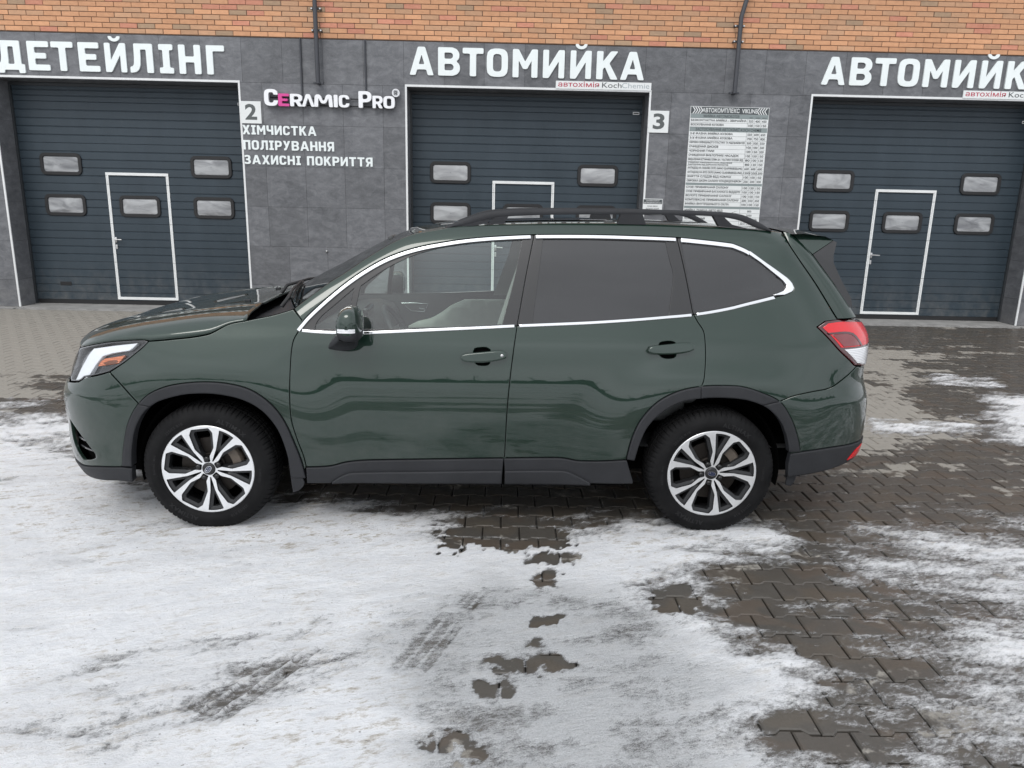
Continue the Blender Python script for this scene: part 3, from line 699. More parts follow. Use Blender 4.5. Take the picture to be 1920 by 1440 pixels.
GL['m'] = [[(0,0),(.19,0),(.22,.72),(.33,.36),(.39,.28),(.55,.28),(.61,.36),(.72,.72),(.75,0),(.94,0),(.90,.88),(.82,1),(.68,1),(.60,.9),(.51,.52),(.43,.52),(.34,.9),(.26,1),(.12,1),(.04,.88)]]
def roundc(L, r):
    """round the corners of a closed outline"""
    L = np.array(L, float); out = []; n = len(L)
    for i in range(n):
        p, a, b = L[i], L[i-1], L[(i+1) % n]; u = a-p; v = b-p; lu, lv = np.linalg.norm(u), np.linalg.norm(v)
        d = min(r, lu*.45, lv*.45); s, e = p+u/lu*d, p+v/lv*d
        for k in range(4):
            t = k/3; out.append((1-t)**2*s+2*t*(1-t)*p+t*t*e)
    return np.array(out)
def glyph(ch, x0, x1, z0, z1, y0, depth, mat, parent, r=.045, name='letter', side=None):
    cs = GL[ch]; w = max(p[0] for p in cs[0]); loops = []
    for k, c in enumerate(cs):
        L = roundc(c, r); loops.append(np.stack([x0+L[:, 0]/w*(x1-x0), z0+L[:, 1]*(z1-z0)], 1))
    P, T = fill(loops)
    V = [(p[0], y0, p[1]) for p in P]; F = [tuple(t) for t in T]; MI = [0]*len(F)
    for L in loops:
        n = len(V); k = len(L); V += [(p[0], y0, p[1]) for p in L]+[(p[0], y0+depth, p[1]) for p in L]
        for i in range(k):
            j = (i+1) % k; F.append((n+i, n+k+i, n+k+j, n+j)); MI.append(1 if side else 0)
    return new_mesh(name, V, F, [mat, side] if side else [mat], parent, mi=MI)
LET = simple('white sign letter', (.76, .81, .805), .45, var=.03, vscale=5)
LY = FY-.022
def sign(label, cat='sign', name='sign_lettering', loc=(0, 0, 0), group=None):
    return thing(name, label, cat, loc, group=group)
def word(text, spans, z0, z1, root, ox, y=-.022, depth=.0218, mat=LET):
    for ch, (a, b) in zip(text, spans): glyph(ch, a-ox, b-ox, z0, z1, y, depth, mat, root)
s = sign('white letters spelling ДЕТЕЙЛІНГ above the leftmost garage door', loc=(-5.8, FY, 0))
word('ДЕТЕЙЛІНГ', [(-7.471,-7.08),(-7.023,-6.711),(-6.674,-6.358),(-6.282,-5.982),(-5.899,-5.591),(-5.54,-5.2),(-5.109,-4.905),(-4.822,-4.502),(-4.417,-4.152)], 3.505, 3.905, s, -5.8)
AV = [(-1.437,-1.082),(-1.016,-.692),(-.654,-.347),(-.298,.015),(.085,.455),(.534,.852),(.939,1.249),(1.328,1.649),(1.684,2.039)]
s = sign('white letters spelling АВТОМИЙКА above the garage door behind the car', loc=(.3, FY, 0), group='white car wash lettering')
word('АВТОМИЙКА', AV, 3.567, 3.956, s, .3)
s = sign('white letters spelling АВТОМИЙКА above the garage door right of the price board', loc=(6.43, FY, 0), group='white car wash lettering')
word('АВТОМИЙКА', [(a+6.127, b+6.127) for a, b in AV], 3.567, 3.956, s, 6.43)
def line(text, x0, x1, z0, z1, label):
    ox = (x0+x1)/2; s = sign(label, loc=(ox, FY, 0)); adv = []; t = 0
    for ch in text:
        if ch == ' ': adv.append(None); t += .52; continue
        w = max(p[0] for p in GL[ch][0]); adv.append((t, t+w)); t += w+.135
    k = (x1-x0)/(t-.135)
    for ch, a in zip(text, adv):
        if a: glyph(ch, x0+a[0]*k-ox, x0+a[1]*k-ox, z0, z1, -.012, .0118, LET, s)
line('ХІМЧИСТКА', -3.955, -2.85, 2.674, 2.808, 'white wall lettering ХІМЧИСТКА directly below the number 2 sign')
line('ПОЛІРУВАННЯ', -3.955, -2.59, 2.455, 2.592, 'white wall lettering ПОЛІРУВАННЯ, middle line of three')
line('ЗАХИСНІ ПОКРИТТЯ', -3.953, -2.014, 2.245, 2.378, 'white wall lettering ЗАХИСНІ ПОКРИТТЯ, lowest line of three')

def text_mesh(body, size, align='LEFT', bold=.0, space=1., shear=0., sx=1.):
    c = bpy.data.curves.new('text', 'FONT'); c.body = body; c.size = size; c.align_x = align; c.offset = bold*size; c.space_character = space; c.shear = shear; c.resolution_u = 3
    o = bpy.data.objects.new('text', c); COL.objects.link(o)
    dg = bpy.context.evaluated_depsgraph_get(); me = bpy.data.meshes.new_from_object(o.evaluated_get(dg))
    v = np.array([x.co[:] for x in me.vertices]) if len(me.vertices) else np.zeros((0, 3)); f = [tuple(p.vertices) for p in me.polygons]
    bpy.data.objects.remove(o); bpy.data.curves.remove(c); bpy.data.meshes.remove(me)
    v = v.copy()
    if len(v): v[:, 0] *= sx
    return v, f
def put_text(mb, body, x, z, size, y, align='LEFT', bold=.012, mi=0, width=None, **k):
    v, f = text_mesh(body, size, 'LEFT', bold, **k)
    if not len(v): return
    w0, w1 = v[:, 0].min(), v[:, 0].max(); sx = 1. if width is None else width/(w1-w0)
    w = (w1-w0)*sx; x0 = x if align == 'LEFT' else x-w/2 if align == 'CENTER' else x-w
    n = len(mb.v); mb.v += [(x0+(p[0]-w0)*sx, y, z+p[1]) for p in v]
    for q in f: mb.f.append(tuple(n+i for i in q)); mb.m.append(mi)
INK = simple('dark grey print', (.035, .042, .046), .5); PALE = simple('white sign board', (.70, .72, .715), .4, var=.03, vscale=3)
GREYB = simple('grey print band', (.22, .26, .26), .45); REDP = simple('crimson print', (.42, .03, .06), .45); SLATE = simple('slate print', (.055, .064, .068), .5); DKB = simple('charcoal print', (.05, .055, .058), .45)
# number plates
for n_, x0, x1, lab in (('2', -3.967, -3.661, 'square white sign with number 2 beside the leftmost garage door'), ('3', 2.150, 2.453, 'square white sign with number 3 right of the middle garage door')):
    ox = (x0+x1)/2; s = sign(lab, name='number_sign', loc=(ox, FY, 0))
    m = MB(); m.box(x0-ox, x1-ox, -.012, -.0005, 2.832, 3.146, 0, .002); m.build('plate', PALE, s)
    m = MB(); put_text(m, n_, .002, 2.892, .30, -.0135, 'CENTER', .028, width=.175); m.build('numeral', DKB if 0 else simple('grey numeral', (.085, .095, .095), .5), s)
# strips above two of the doors
for x0, x1, lab in ((.733, 2.158, 'white strip sign reading автохімія KochChemie over the middle garage door'), (6.85, 8.275, 'white strip sign reading автохімія KochChemie at the right edge, over the right garage door')):
    ox = (x0+x1)/2; s = sign(lab, name='strip_sign', loc=(ox, FY, 0), group='white chemistry strip signs')
    m = MB(); L = roundc([(x0-ox, 3.424), (x1-ox, 3.424), (x1-ox, 3.534), (x0-ox, 3.534)], .006)
    m.prism(L.tolist(), -.016, -.005); m.build('plate', PALE, s)
    m = MB(); put_text(m, 'автохімія', x0-ox+.035, 3.455, .098, -.0175, bold=.008, width=.61); m.build('red_lettering', REDP, s)
    m = MB(); put_text(m, 'Koch', x0-ox+.69, 3.452, .105, -.0175, bold=.0, width=.29); m.build('dark_lettering', INK, s)
    m = MB(); put_text(m, 'Chemie', x0-ox+.985, 3.452, .105, -.0175, bold=-.004, width=.41); m.build('grey_lettering', simple('grey lettering', (.33, .38, .40), .5), s)
# illuminated style sign with thick letters on two rails
CP = thing('channel_letter_sign', 'thick white and pink letters spelling CERAMIC PRO on thin dark rails', 'sign', (-2.6, FY, 0))
ACR = simple('white acrylic letter', (.80, .81, .83), .3, coat=.4); ACS = simple('white letter return', (.50, .51, .53), .5); PINK = simple('pink acrylic letter', (.62, .045, .27), .35, coat=.3); PKS = simple('pink letter return', (.55, .10, .30), .5)
U = lambda X: -3.58+(X-350)*.00132+2.6
for ch, a, b, z0, z1, mt, sd_ in (('С', 352, 505, 3.078, 3.312, ACR, ACS), ('Е', 508, 630, 3.078, 3.252, PINK, PKS), ('R', 640, 776, 3.078, 3.252, ACR, ACS), ('V', 770, 912, 3.078, 3.252, ACR, ACS), ('m', 908, 1118, 3.078, 3.252, ACR, ACS),
                                  ('I', 1128, 1172, 3.078, 3.252, ACR, ACS), ('С', 1184, 1302, 3.078, 3.252, ACR, ACS), ('Р', 1406, 1552, 3.078, 3.312, ACR, ACS), ('R', 1562, 1676, 3.078, 3.252, ACR, ACS), ('О', 1684, 1810, 3.078, 3.252, ACR, ACS)):
    glyph(ch, U(a), U(b), z0, z1, -.105, .07, mt, CP, .07, side=sd_)
m = MB(); cx_, cz_ = U(1824), 3.298
m.lathe([(.056, -.105), (.056, -.035)], 32, 1, (cx_, 0, cz_)); m.lathe([(.044, -.105), (.056, -.105)], 32, 0, (cx_, 0, cz_)); m.lathe([(.0, -.100), (.0445, -.100)], 32, 1, (cx_, 0, cz_))
for L in GL['R'][:1]: pass
m.build('trademark_ring', [ACR, ACS], CP)
glyph('R', cx_-.021, cx_+.021, cz_-.028, cz_+.028, -.104, .003, DKB, CP, .04)
m = MB(); m.box(U(350), U(1810), -.034, -.022, 3.20, 3.212); m.box(U(350), U(1810), -.034, -.022, 3.098, 3.110)
for x in (420, 700, 1050, 1420, 1740):
    for z in (3.2, 3.098): m.box(U(x), U(x)+.02, -.0215, -.0005, z, z+.012)
m.build('rail', darkgap, CP)
# price board
PB = thing('price_board', 'white price board titled АВТОКОМПЛЕКС with rows of prices on the stone pier', 'sign', (3.366, FY, 0))
bx0, bx1, bz1, bz0 = -.594, .594, 3.223, 1.42
m = MB(); m.box(bx0, bx1, -.010, -.0005, bz0, bz1); m.build('board', PALE, PB)
ink = MB(); wht = MB(); rules = MB(); slate = MB(); yT = -.0125
z = bz1-.006
def band(z0, z1, mt):
    m = MB(); m.box(bx0+.006, bx1-.006, -.0112, -.0101, z0, z1); m.build('print_band', mt, PB)
band(z-.098, z, SLATE)
put_text(wht, 'АВТОКОМПЛЕКС  VIKLINE', 0, z-.077, .082, -.0128, 'CENTER', .014, width=.83)
for k in range(4):
    for s_ in (-1, 1):
        xx = s_*(.565-k*.037)
        n = len(wht.v); w, h, t_ = .032*s_, .092, .016*s_
        wht.v += [(xx, -.0128, z-.096), (xx-w*.0-t_, -.0128, z-.096), (xx-w-t_, -.0128, z-.049), (xx-t_, -.0128, z-.003), (xx, -.0128, z-.003), (xx-w, -.0128, z-.049)]
        f = (0, 1, 2, 5), (5, 2, 3, 4)
        for q in f: wht.f.append(tuple(n+i for i in (q if s_ < 0 else q[::-1]))); wht.m.append(0)
z -= .100
R_ = [('H', 'МИЙКА АВТОМОБІЛІВ'), ('БЕЗКОНТАКТНА МИЙКА - ЗВИЧАЙНА', 350, 400, 450), ('ВОСКУВАННЯ КУЗОВА', 100, 150, 150), ('H', 'ЗАСТОСУВАННЯ АВТОХІМІЇ KOCH CHEMIE'),
      ('2-Х ФАЗНА МИЙКА КУЗОВА', 550, 600, 650), ('3-Х ФАЗНА МИЙКА КУЗОВА', 700, 750, 800), ('ОБРОБКА ЗОВНІШНЬОГО ПЛАСТИКУ ТА УЩІЛЬНЮВАЧІВ', 500, 500, 550), ('ОЧИЩЕННЯ ДИСКІВ', 100, 100, 200), ('ЧОРНІННЯ ГУМИ', 100, 150, 200),
      ('ОЧИЩЕННЯ ВИХЛОПНИХ НАСАДОК', 100, 150, 150), ('ВИДАЛЕННЯ БІТУМНИХ ПЛЯМ ЗА 1 ЧАСТИНУ КУЗОВА ВІД', 80, 100, 120), ('ОЧИЩЕННЯ ЗОВНІШНЬОГО СКЛА, ВИДАЛЕННЯ|ЗАБРУДНЕНЬ ВІД ДОРОЖНІХ РЕАГЕНТІВ', 80, 120, 150),
      ('АНТИДОЩ НА ЛОБОВЕ СКЛО (NANO GLASVERSIEGELUNG)', 600, 600, 600), ('АНТИДОЩ НА ВСЕ СКЛО (NANO GLASVERSIEGELUNG)', 1200, 1200, 1200), ('ЗНЯТТЯ СЛІДІВ ВІД КОМАХ', 100, 100, 150), ('ОБРОБКА ШКІРИ САЛОНУ КОНДИЦІОНЕРОМ', 200, 200, 300), ('B',),
      ('СУХЕ ПРИБИРАННЯ САЛОНУ', 100, 150, 150), ('СУХЕ ПРИБИРАННЯ БАГАЖНОГО ВІДДІЛУ', 100, 100, 150), ('ВОЛОГЕ ПРИБИРАННЯ САЛОНУ', 100, 100, 150), ('КОМПЛЕКСНЕ ПРИБИРАННЯ САЛОНУ', 300, 350, 350), ('МИЙКА ВНУТРІШНЬОГО СКЛА', 100, 100, 150), ('B',),
      ('МИЙКА ДНИЩА АВТО ВІД', 800), ('ХІМЧИСТКА ВСЬОГО САЛОНУ ВІД', 3500), ('ПОЛІРУВАННЯ', 'ДОГОВІРНА'), ('ПОЛІРУВАННЯ', 'ДОГОВІРНА')]
RH = .0625; px_ = [.280, .381, .482]; first = True
for r_ in R_:
    if r_[0] == 'H':
        h = .062 if first else .066
        band(z-h, z, GREYB)
        put_text(slate, r_[1], -.12 if first else 0, z-h+.014, .050 if first else .054, -.0128, 'CENTER', .012, width=.54 if first else 1.0)
        if first:
            for x, tx in zip(px_, ('ЛЕГК', 'СЕРЕД', 'ВЕЛИК')): put_text(slate, tx, x+.05, z-h+.012, .020, -.0128, 'CENTER', .01)
        first = False; z -= h; continue
    if r_[0] == 'B': band(z-.034, z, GREYB); z -= .034; continue
    tx = r_[0].split('|'); wmax = .84
    for i, l in enumerate(tx):
        sz = .041 if len(tx) == 1 else .026; est = len(l)*sz*.72
        put_text(ink, l, bx0+.018, z-RH+.020+(.022 if len(tx) == 2 and i == 0 else -.008 if len(tx) == 2 else 0), sz, yT, 'LEFT', .024, width=min(est, wmax))
    if len(r_) == 4:
        for x, v in zip(px_, r_[1:]): put_text(ink, str(v), x+.05, z-RH+.016, .046, yT, 'CENTER', .012, width=.07 if v < 1000 else .094)
    else: put_text(ink, str(r_[1]), .43, z-RH+.017, .043, yT, 'CENTER', .012)
    rules.box(bx0+.006, bx1-.006, -.0112, -.0101, z-RH-.0012, z-RH+.0012)
    for x in (px_ if len(r_) == 4 else px_[:1]): rules.box(x-.0012, x+.0012, -.0116, -.0102, z-RH+.0013, z-.0013)
    z -= RH
rules.build('table_rule', INK, PB); ink.build('price_lettering', INK, PB); wht.build('title_lettering', PALE, PB); slate.build('heading_lettering', INK, PB)
# small notice
s = sign('small white notice with dark heading low on the pier right of the middle garage door', name='notice', loc=(2.29, FY, 0))
m = MB(); m.box(-.15, .15, -.008, -.0005, 1.62, 1.862); m.build('plate', PALE, s)
m = MB(); m.box(-.143, .143, -.0092, -.0081, 1.785, 1.853); m.build('heading_band', SLATE, s)
m = MB(); put_text(m, 'ШАНОВНІ КЛІЄНТИ', 0, 1.823, .026, -.0104, 'CENTER', .012, width=.20); put_text(m, 'МИ ПРАЦЮЄМО ДЛЯ ВАС', 0, 1.793, .024, -.0104, 'CENTER', .012, width=.26); m.build('heading_lettering', PALE, s)
m = MB()
for i, l in enumerate(('НАШІ ДВЕРІ', 'ВІДЧИНЕНІ ЩОДНЯ', 'ДЯКУЄМО')): put_text(m, l, 0, 1.742-.036*i, .024, -.0092, 'CENTER', .012, width=(.16, .20, .14)[i])
m.build('lettering', INK, s)
# wall poles, conduits, the eye bolt
POLE = simple('dark grey steel tube', (.055, .058, .066), .5, .3)
for pth, cl, lab in (([(-2.772, 3.40), (-2.779, 4.55), (-2.785, 5.6)], (4.42, 4.13), 'dark steel wall pole clamped to the bricks above the white pink sign'), ([(3.383, 3.40), (3.388, 4.44), (3.44, 4.66), (3.75, 5.7)], (4.33, 4.12), 'dark steel wall pole bending rightwards above the price board')):
    s = thing('wall_pole', lab, 'pole', (pth[0][0], FY, 0), group='dark steel wall poles'); ox = pth[0][0]
    m = MB(); m.tube([(x-ox, -.11, z) for x, z in pth], .033, 4 if 0 else 8); m.build('tube', POLE, s, angle=50)
    m = MB(); m.box(-.075, .075, -.10, -.06, 3.395, 3.425, 0, .004); m.box(-.02, .02, -.0595, .0, 3.39, 3.43); m.build('foot_bracket', POLE, s)
    for z in cl:
        m = MB(); m.box(-.075, .075, -.085, -.065, z-.014, z+.014, 0, .003); m.box(-.07, -.05, -.0645, -.001, z-.012, z+.012); m.box(.05, .07, -.0645, -.001, z-.012, z+.012); m.build('clamp', POLE, s)
        for x in (-.062, .062):
            m = MB(); m.lathe([(0, -.094), (.011, -.094), (.011, -.086)], 10, 0, (x, 0, z)); m.build('bolt', steel, s)
for x, z0, z1, lab in ((-3.036, 3.20, 4.036, 'thin dark conduit running down to the left part of the white pink sign'), (-2.088, 3.26, 4.030, 'thin dark conduit running down to the right part of the white pink sign')):
    m = MB(); m.tube([(x, FY-.018, z0), (x, FY-.018, z1)], .014, 8); o = m.build('conduit', POLE, None, angle=50); tag(o, lab, 'conduit', 'conduits feeding the wall sign')
m = MB(); m.lathe([(0, -.03), (.012, -.028), (.014, -.018), (.008, -.010), (.022, -.008), (.022, -.0005)], 14, 0, (-2.758, FY, .961)); o = m.build('eye_bolt', steel, None, smooth=True); tag(o, 'small steel bolt fixed in the grey stone pier above the hood', 'bolt')
# ------------------------------------------------------------------ the car: body surface and traced outlines (metres)
def nspline(X, Y):
    X = np.array(X, float); Y = np.array(Y, float); n = len(X); h = np.diff(X)
    A = np.zeros((n, n)); b = np.zeros(n); A[0, 0] = A[-1, -1] = 1
    for i in range(1, n-1):
        A[i, i-1] = h[i-1]; A[i, i] = 2*(h[i-1]+h[i]); A[i, i+1] = h[i]
        b[i] = 6*((Y[i+1]-Y[i])/h[i]-(Y[i]-Y[i-1])/h[i-1])
    M = np.linalg.solve(A, b)
    def f(x):
        x = np.asarray(x, float); i = np.clip(np.searchsorted(X, x)-1, 0, n-2); xc = np.clip(x, X[0], X[-1])
        a = X[i+1]-xc; c = xc-X[i]; hi = h[i]
        return (M[i]*a**3+M[i+1]*c**3)/(6*hi)+(Y[i]/hi-M[i]*hi/6)*a+(Y[i+1]/hi-M[i+1]*hi/6)*c
    return f
SF, SR, PF, PR, AF, AR = -.12, 2.75, 3.2, 4.0, .81, .93
W0 = nspline([.15,.22,.30,.40,.50,.60,.70,.80,.90,.97,1.03,1.10,1.2,1.35,1.5,1.6,1.7,1.8], [.825,.842,.858,.869,.8755,.878,.876,.869,.856,.843,.829,.806,.773,.722,.666,.622,.57,.52])
NOSE = nspline([0.2,0.26,0.32,0.38,0.45,0.52,0.6,0.68,0.74,0.79,0.84,0.9,0.96,1.0,1.1,1.2], [-0.86,-0.912,-0.939,-0.949,-0.949,-0.948,-0.954,-0.952,-0.93,-0.899,-0.875,-0.851,-0.825,-0.793,-0.748,-0.7])
TAIL = nspline([0.2,0.28,0.34,0.4,0.46,0.52,0.6,0.68,0.74,0.78,0.82,0.88,0.94,1.0,1.06,1.12,1.2,1.3,1.4,1.5,1.6,1.7], [3.58,3.61,3.638,3.66,3.673,3.682,3.684,3.679,3.669,3.654,3.641,3.639,3.646,3.65,3.645,3.612,3.544,3.465,3.384,3.293,3.189,3.076])
def halfw(x, z):
    z = np.asarray(z, float); zz = z-.075*sstep((.75-x)/.7)*sstep((z-.55)/.25)*(1-sstep((z-.90)/.22))
    w = W0(zz)*(1-.004*((x-1.3)/1.4)**2)
    r1 = np.hypot(x, z-.35); r2 = np.hypot(x-2.67, z-.35); fade = 1-sstep((z-.80)/.25)
    return w+.022*fade*((1-sstep((r1-.44)/.42))+(1-sstep((r2-.44)/.42)))
def surf(s, z):
    """side of the body: s runs along the car (front axle 0, rear axle 2.67) and round both ends to the centre line"""
    s, z = np.broadcast_arrays(np.asarray(s, float), np.asarray(z, float)); x = s.copy(); k = np.ones_like(s)
    a = SF-NOSE(z); b = TAIL(z)-SR
    t = np.clip((SF-s)/AF, 0, 1); d = (t**PF+(1-t)**PF)**(1/PF); f = s < SF
    x = np.where(f, SF-a*t/d, x); k = np.where(f, (1-t)/d, k)
    t = np.clip((s-SR)/AR, 0, 1); d = (t**PR+(1-t)**PR)**(1/PR); f = s > SR
    x = np.where(f, SR+b*t/d, x); k = np.where(f, (1-t)/d, k)
    return np.stack([x, -halfw(x, z)*k, z], -1)
def snormal(s, z):
    e = 2e-3; a = surf(s+e, z)-surf(s-e, z); b = surf(s, z+e)-surf(s, z-e); n = np.cross(a, b)
    return n/(np.linalg.norm(n, axis=-1, keepdims=True)+1e-12)
CUR = {
    'arch_front_out': [(-0.354,0.356),(-0.343,0.45),(-0.327,0.557),(-0.304,0.641),(-0.275,0.709),(-0.234,0.76),(-0.165,0.794),(-0.061,0.812),(0.036,0.817),(0.135,0.81),(0.231,0.786),(0.308,0.741),(0.373,0.677),(0.418,0.601),(0.453,0.507),(0.486,0.4),(0.504,0.301)],
    'arch_front_in': [(-0.324,0.355),(-0.313,0.475),(-0.295,0.572),(-0.258,0.663),(-0.206,0.715),(-0.119,0.746),(-0.021,0.759),(0.075,0.757),(0.171,0.74),(0.248,0.71),(0.314,0.661),(0.37,0.586),(0.403,0.499),(0.423,0.398),(0.427,0.303)],
    'arch_rear_out': [(2.203,0.426),(2.226,0.546),(2.268,0.647),(2.349,0.74),(2.454,0.798),(2.573,0.825),(2.694,0.831),(2.793,0.826),(2.876,0.799),(2.946,0.752),(2.984,0.667),(3.01,0.565),(3.026,0.477)],
    'arch_rear_in': [(2.246,0.419),(2.269,0.522),(2.306,0.612),(2.374,0.686),(2.468,0.741),(2.575,0.763),(2.696,0.768),(2.815,0.757),(2.895,0.722),(2.947,0.655),(2.975,0.567),(2.992,0.473)],
    'sill_top': [(0.509,0.362),(0.58,0.363),(0.644,0.368),(0.714,0.386),(0.816,0.397),(1.122,0.406),(1.551,0.417),(1.839,0.422),(1.894,0.416),(1.943,0.407),(2.05,0.409),(2.206,0.421)],
    'sill_bottom': [(0.507,0.269),(1.025,0.263),(1.544,0.268),(2.053,0.279),(2.248,0.282)],
    'sill_step': [(0.628,0.274),(0.689,0.313),(0.746,0.331),(1.122,0.341),(1.542,0.35),(1.871,0.353),(1.926,0.336),(2.02,0.289)],
    'cut_front': [(0.487,1.079),(0.461,1.031),(0.45,0.97),(0.444,0.844),(0.442,0.716),(0.448,0.615),(0.473,0.511),(0.499,0.424),(0.509,0.362)],
    'cut_mid': [(1.609,1.117),(1.586,0.947),(1.565,0.706),(1.555,0.417)],
    'cut_mid_up': [(1.692,1.562),(1.652,1.364),(1.611,1.13)],
    'cut_rear': [(2.539,1.187),(2.558,1.152),(2.589,1.105),(2.597,1.051),(2.599,0.958),(2.589,0.855),(2.577,0.824)],
    'cut_rear_up': [(2.46,1.565),(2.496,1.397),(2.533,1.203)],
    'chrome_top': [(0.473,1.084),(0.525,1.147),(0.615,1.232),(0.717,1.317),(0.814,1.385),(0.913,1.441),(1.013,1.481),(1.112,1.509),(1.212,1.529),(1.312,1.546),(1.41,1.558),(1.513,1.567),(1.691,1.578),(1.974,1.584),(2.218,1.583),(2.461,1.578),(2.587,1.569),(2.687,1.56),(2.78,1.548),(2.889,1.515),(2.987,1.44),(3.04,1.381),(3.052,1.352),(3.052,1.33),(3.039,1.311),(3.007,1.294)],
    'chrome_bottom': [(0.487,1.079),(0.566,1.073),(0.656,1.07),(0.804,1.071),(0.949,1.078),(1.121,1.088),(1.419,1.105),(1.609,1.117),(1.972,1.137),(2.214,1.155),(2.396,1.172),(2.539,1.187),(2.701,1.215),(2.894,1.26),(3.007,1.294)],
    'roof_edge': [(0.499,1.129,1),(0.452,1.182,1),(0.532,1.246),(0.629,1.317),(0.706,1.366),(0.819,1.444),(0.924,1.509),(1.01,1.553),(1.067,1.572),(1.212,1.6),(1.31,1.613),(1.544,1.629),(1.84,1.641),(2.078,1.646),(2.289,1.648),(2.513,1.644),(2.694,1.637),(3.041,1.624),(3.152,1.616)],
    'hatch_cut': [(3.152,1.616),(3.143,1.591),(3.131,1.545),(3.133,1.463),(3.143,1.36),(3.15,1.256),(3.153,1.172)],
    'hatch_edge': [(3.235,1.605),(3.266,1.491),(3.283,1.331),(3.25,1.167)],
    'tail_lamp': [(3.078,1.132,1),(3.11,1.16,1),(3.17,1.164),(3.304,1.141,1),(3.274,1.114),(3.274,1.072),(3.273,0.986),(3.281,0.894,1),(3.18,0.924,1),(3.122,1.019)],
    'tail_white': [(3.123,1.018,1),(3.273,0.985,1),(3.252,0.907,1),(3.18,0.924,1)],
    'tail_dark': [(3.094,1.094,1),(3.143,1.107,1),(3.163,1.097),(3.178,1.02,1),(3.166,1.019,1),(3.147,1.083),(3.109,1.077,1),(3.126,1.021,1),(3.114,1.036,1)],
    'bumper_rear_split': [(3.191,0.915),(3.148,0.858),(3.107,0.814),(3.057,0.799),(2.995,0.778),(2.949,0.75)],
    'clad_rear_top': [(2.997,0.464),(3.029,0.472),(3.112,0.485),(3.236,0.483)],
    'clad_rear_bottom': [(3.023,0.328),(3.042,0.332),(3.128,0.353),(3.269,0.327),(3.249,0.367)],
    'reflector': [(3.222,0.447,1),(3.193,0.43),(3.175,0.388,1),(3.278,0.337),(3.249,0.373,1)],
    'hood_cut': [(-0.271,1.013),(-0.17,1.023),(-0.061,1.035),(0.029,1.052),(0.072,1.073),(0.115,1.097),(0.152,1.109)],
    'fender_top': [(0.152,1.109),(0.214,1.121),(0.273,1.134),(0.359,1.153),(0.452,1.182)],
    'headlight': [(-0.527,0.946,1),(-0.466,0.978),(-0.414,1.0),(-0.353,1.013),(-0.29,1.019),(-0.271,1.013,1),(-0.293,0.977),(-0.341,0.911),(-0.388,0.855,1),(-0.428,0.83),(-0.468,0.808,1),(-0.477,0.791),(-0.488,0.78,1),(-0.526,0.767,1),(-0.552,0.796),(-0.584,0.849),(-0.557,0.904)],
    'drl': [(-0.465,0.961,1),(-0.394,0.986),(-0.316,1.004,1),(-0.326,0.983),(-0.337,0.966,1),(-0.393,0.947),(-0.423,0.928,1),(-0.443,0.878),(-0.459,0.818,1),(-0.47,0.798),(-0.489,0.782,1),(-0.513,0.778,1),(-0.502,0.845),(-0.482,0.915,1)],
    'amber': [(-0.437,0.873,1),(-0.43,0.897),(-0.416,0.917,1),(-0.35,0.941,1),(-0.368,0.9,1)],
    'bumper_front_split': [(-0.388,0.852,1),(-0.33,0.772),(-0.26,0.664)],
    'clad_front_top': [(-0.519,0.305),(-0.49,0.308),(-0.422,0.333),(-0.359,0.346)],
    'clad_front_bottom': [(-0.535,0.254),(-0.565,0.203),(-0.444,0.264),(-0.387,0.266),(-0.336,0.261)],
    'fog_vent': [(-0.526,0.554,1),(-0.502,0.524),(-0.472,0.479),(-0.446,0.43),(-0.433,0.399),(-0.433,0.38),(-0.45,0.361),(-0.484,0.344,1),(-0.504,0.386),(-0.523,0.452)],
    'glass_quarter_front': [(0.564,1.084,1),(0.575,1.12),(0.599,1.152,1),(0.762,1.293,1),(0.743,1.194),(0.729,1.087,1)],
    'glass_front': [(0.759,1.087,1),(0.773,1.194),(0.794,1.304,1),(0.902,1.38),(1.013,1.44),(1.104,1.476),(1.212,1.505),(1.312,1.521),(1.413,1.533),(1.632,1.55,1),(1.594,1.36),(1.532,1.123,1),(1.419,1.114),(1.121,1.098)],
    'glass_rear': [(1.743,1.557,1),(1.973,1.56),(2.396,1.556,1),(2.417,1.456),(2.433,1.391),(2.421,1.28),(2.406,1.184,1),(2.214,1.165),(1.972,1.147),(1.689,1.13,1),(1.714,1.335)],
    'glass_quarter_rear': [(2.48,1.556,1),(2.629,1.545),(2.797,1.529),(2.885,1.499),(2.944,1.457),(2.995,1.403),(3.021,1.365),(3.025,1.343),(3.014,1.322),(2.988,1.304),(2.896,1.275),(2.735,1.235),(2.544,1.198,1),(2.51,1.376)],
    'mudflap_rear': [(3.004,0.405,1),(3.012,0.395),(3.024,0.388),(3.036,0.356),(3.043,0.314),(3.043,0.274),(3.038,0.258),(3.021,0.266,1)],
    'mudflap_front': [(0.42,0.406,1),(0.45,0.403),(0.469,0.348),(0.493,0.269),(0.464,0.226),(0.428,0.212,1),(0.424,0.316)],
    'handle_front': [(1.322,0.951),(1.33,0.964),(1.363,0.971),(1.501,0.985),(1.534,0.985),(1.551,0.975),(1.548,0.958),(1.515,0.947),(1.432,0.935),(1.341,0.938)],
    'cup_front': [(1.382,0.983),(1.39,1.001),(1.418,1.007),(1.451,1.008),(1.47,0.998),(1.476,0.982),(1.468,0.925),(1.446,0.915),(1.41,0.917),(1.391,0.932)],
    'handle_rear': [(2.294,1.001),(2.303,1.015),(2.343,1.022),(2.478,1.036),(2.512,1.035),(2.527,1.026),(2.523,1.01),(2.489,0.998),(2.408,0.988),(2.315,0.989)],
    'cup_rear': [(2.348,1.026),(2.357,1.044),(2.382,1.051),(2.416,1.053),(2.438,1.046),(2.447,1.03),(2.441,0.976),(2.416,0.965),(2.38,0.966),(2.357,0.98)],
    'mirror_foot': [(0.633,1.026)],
}
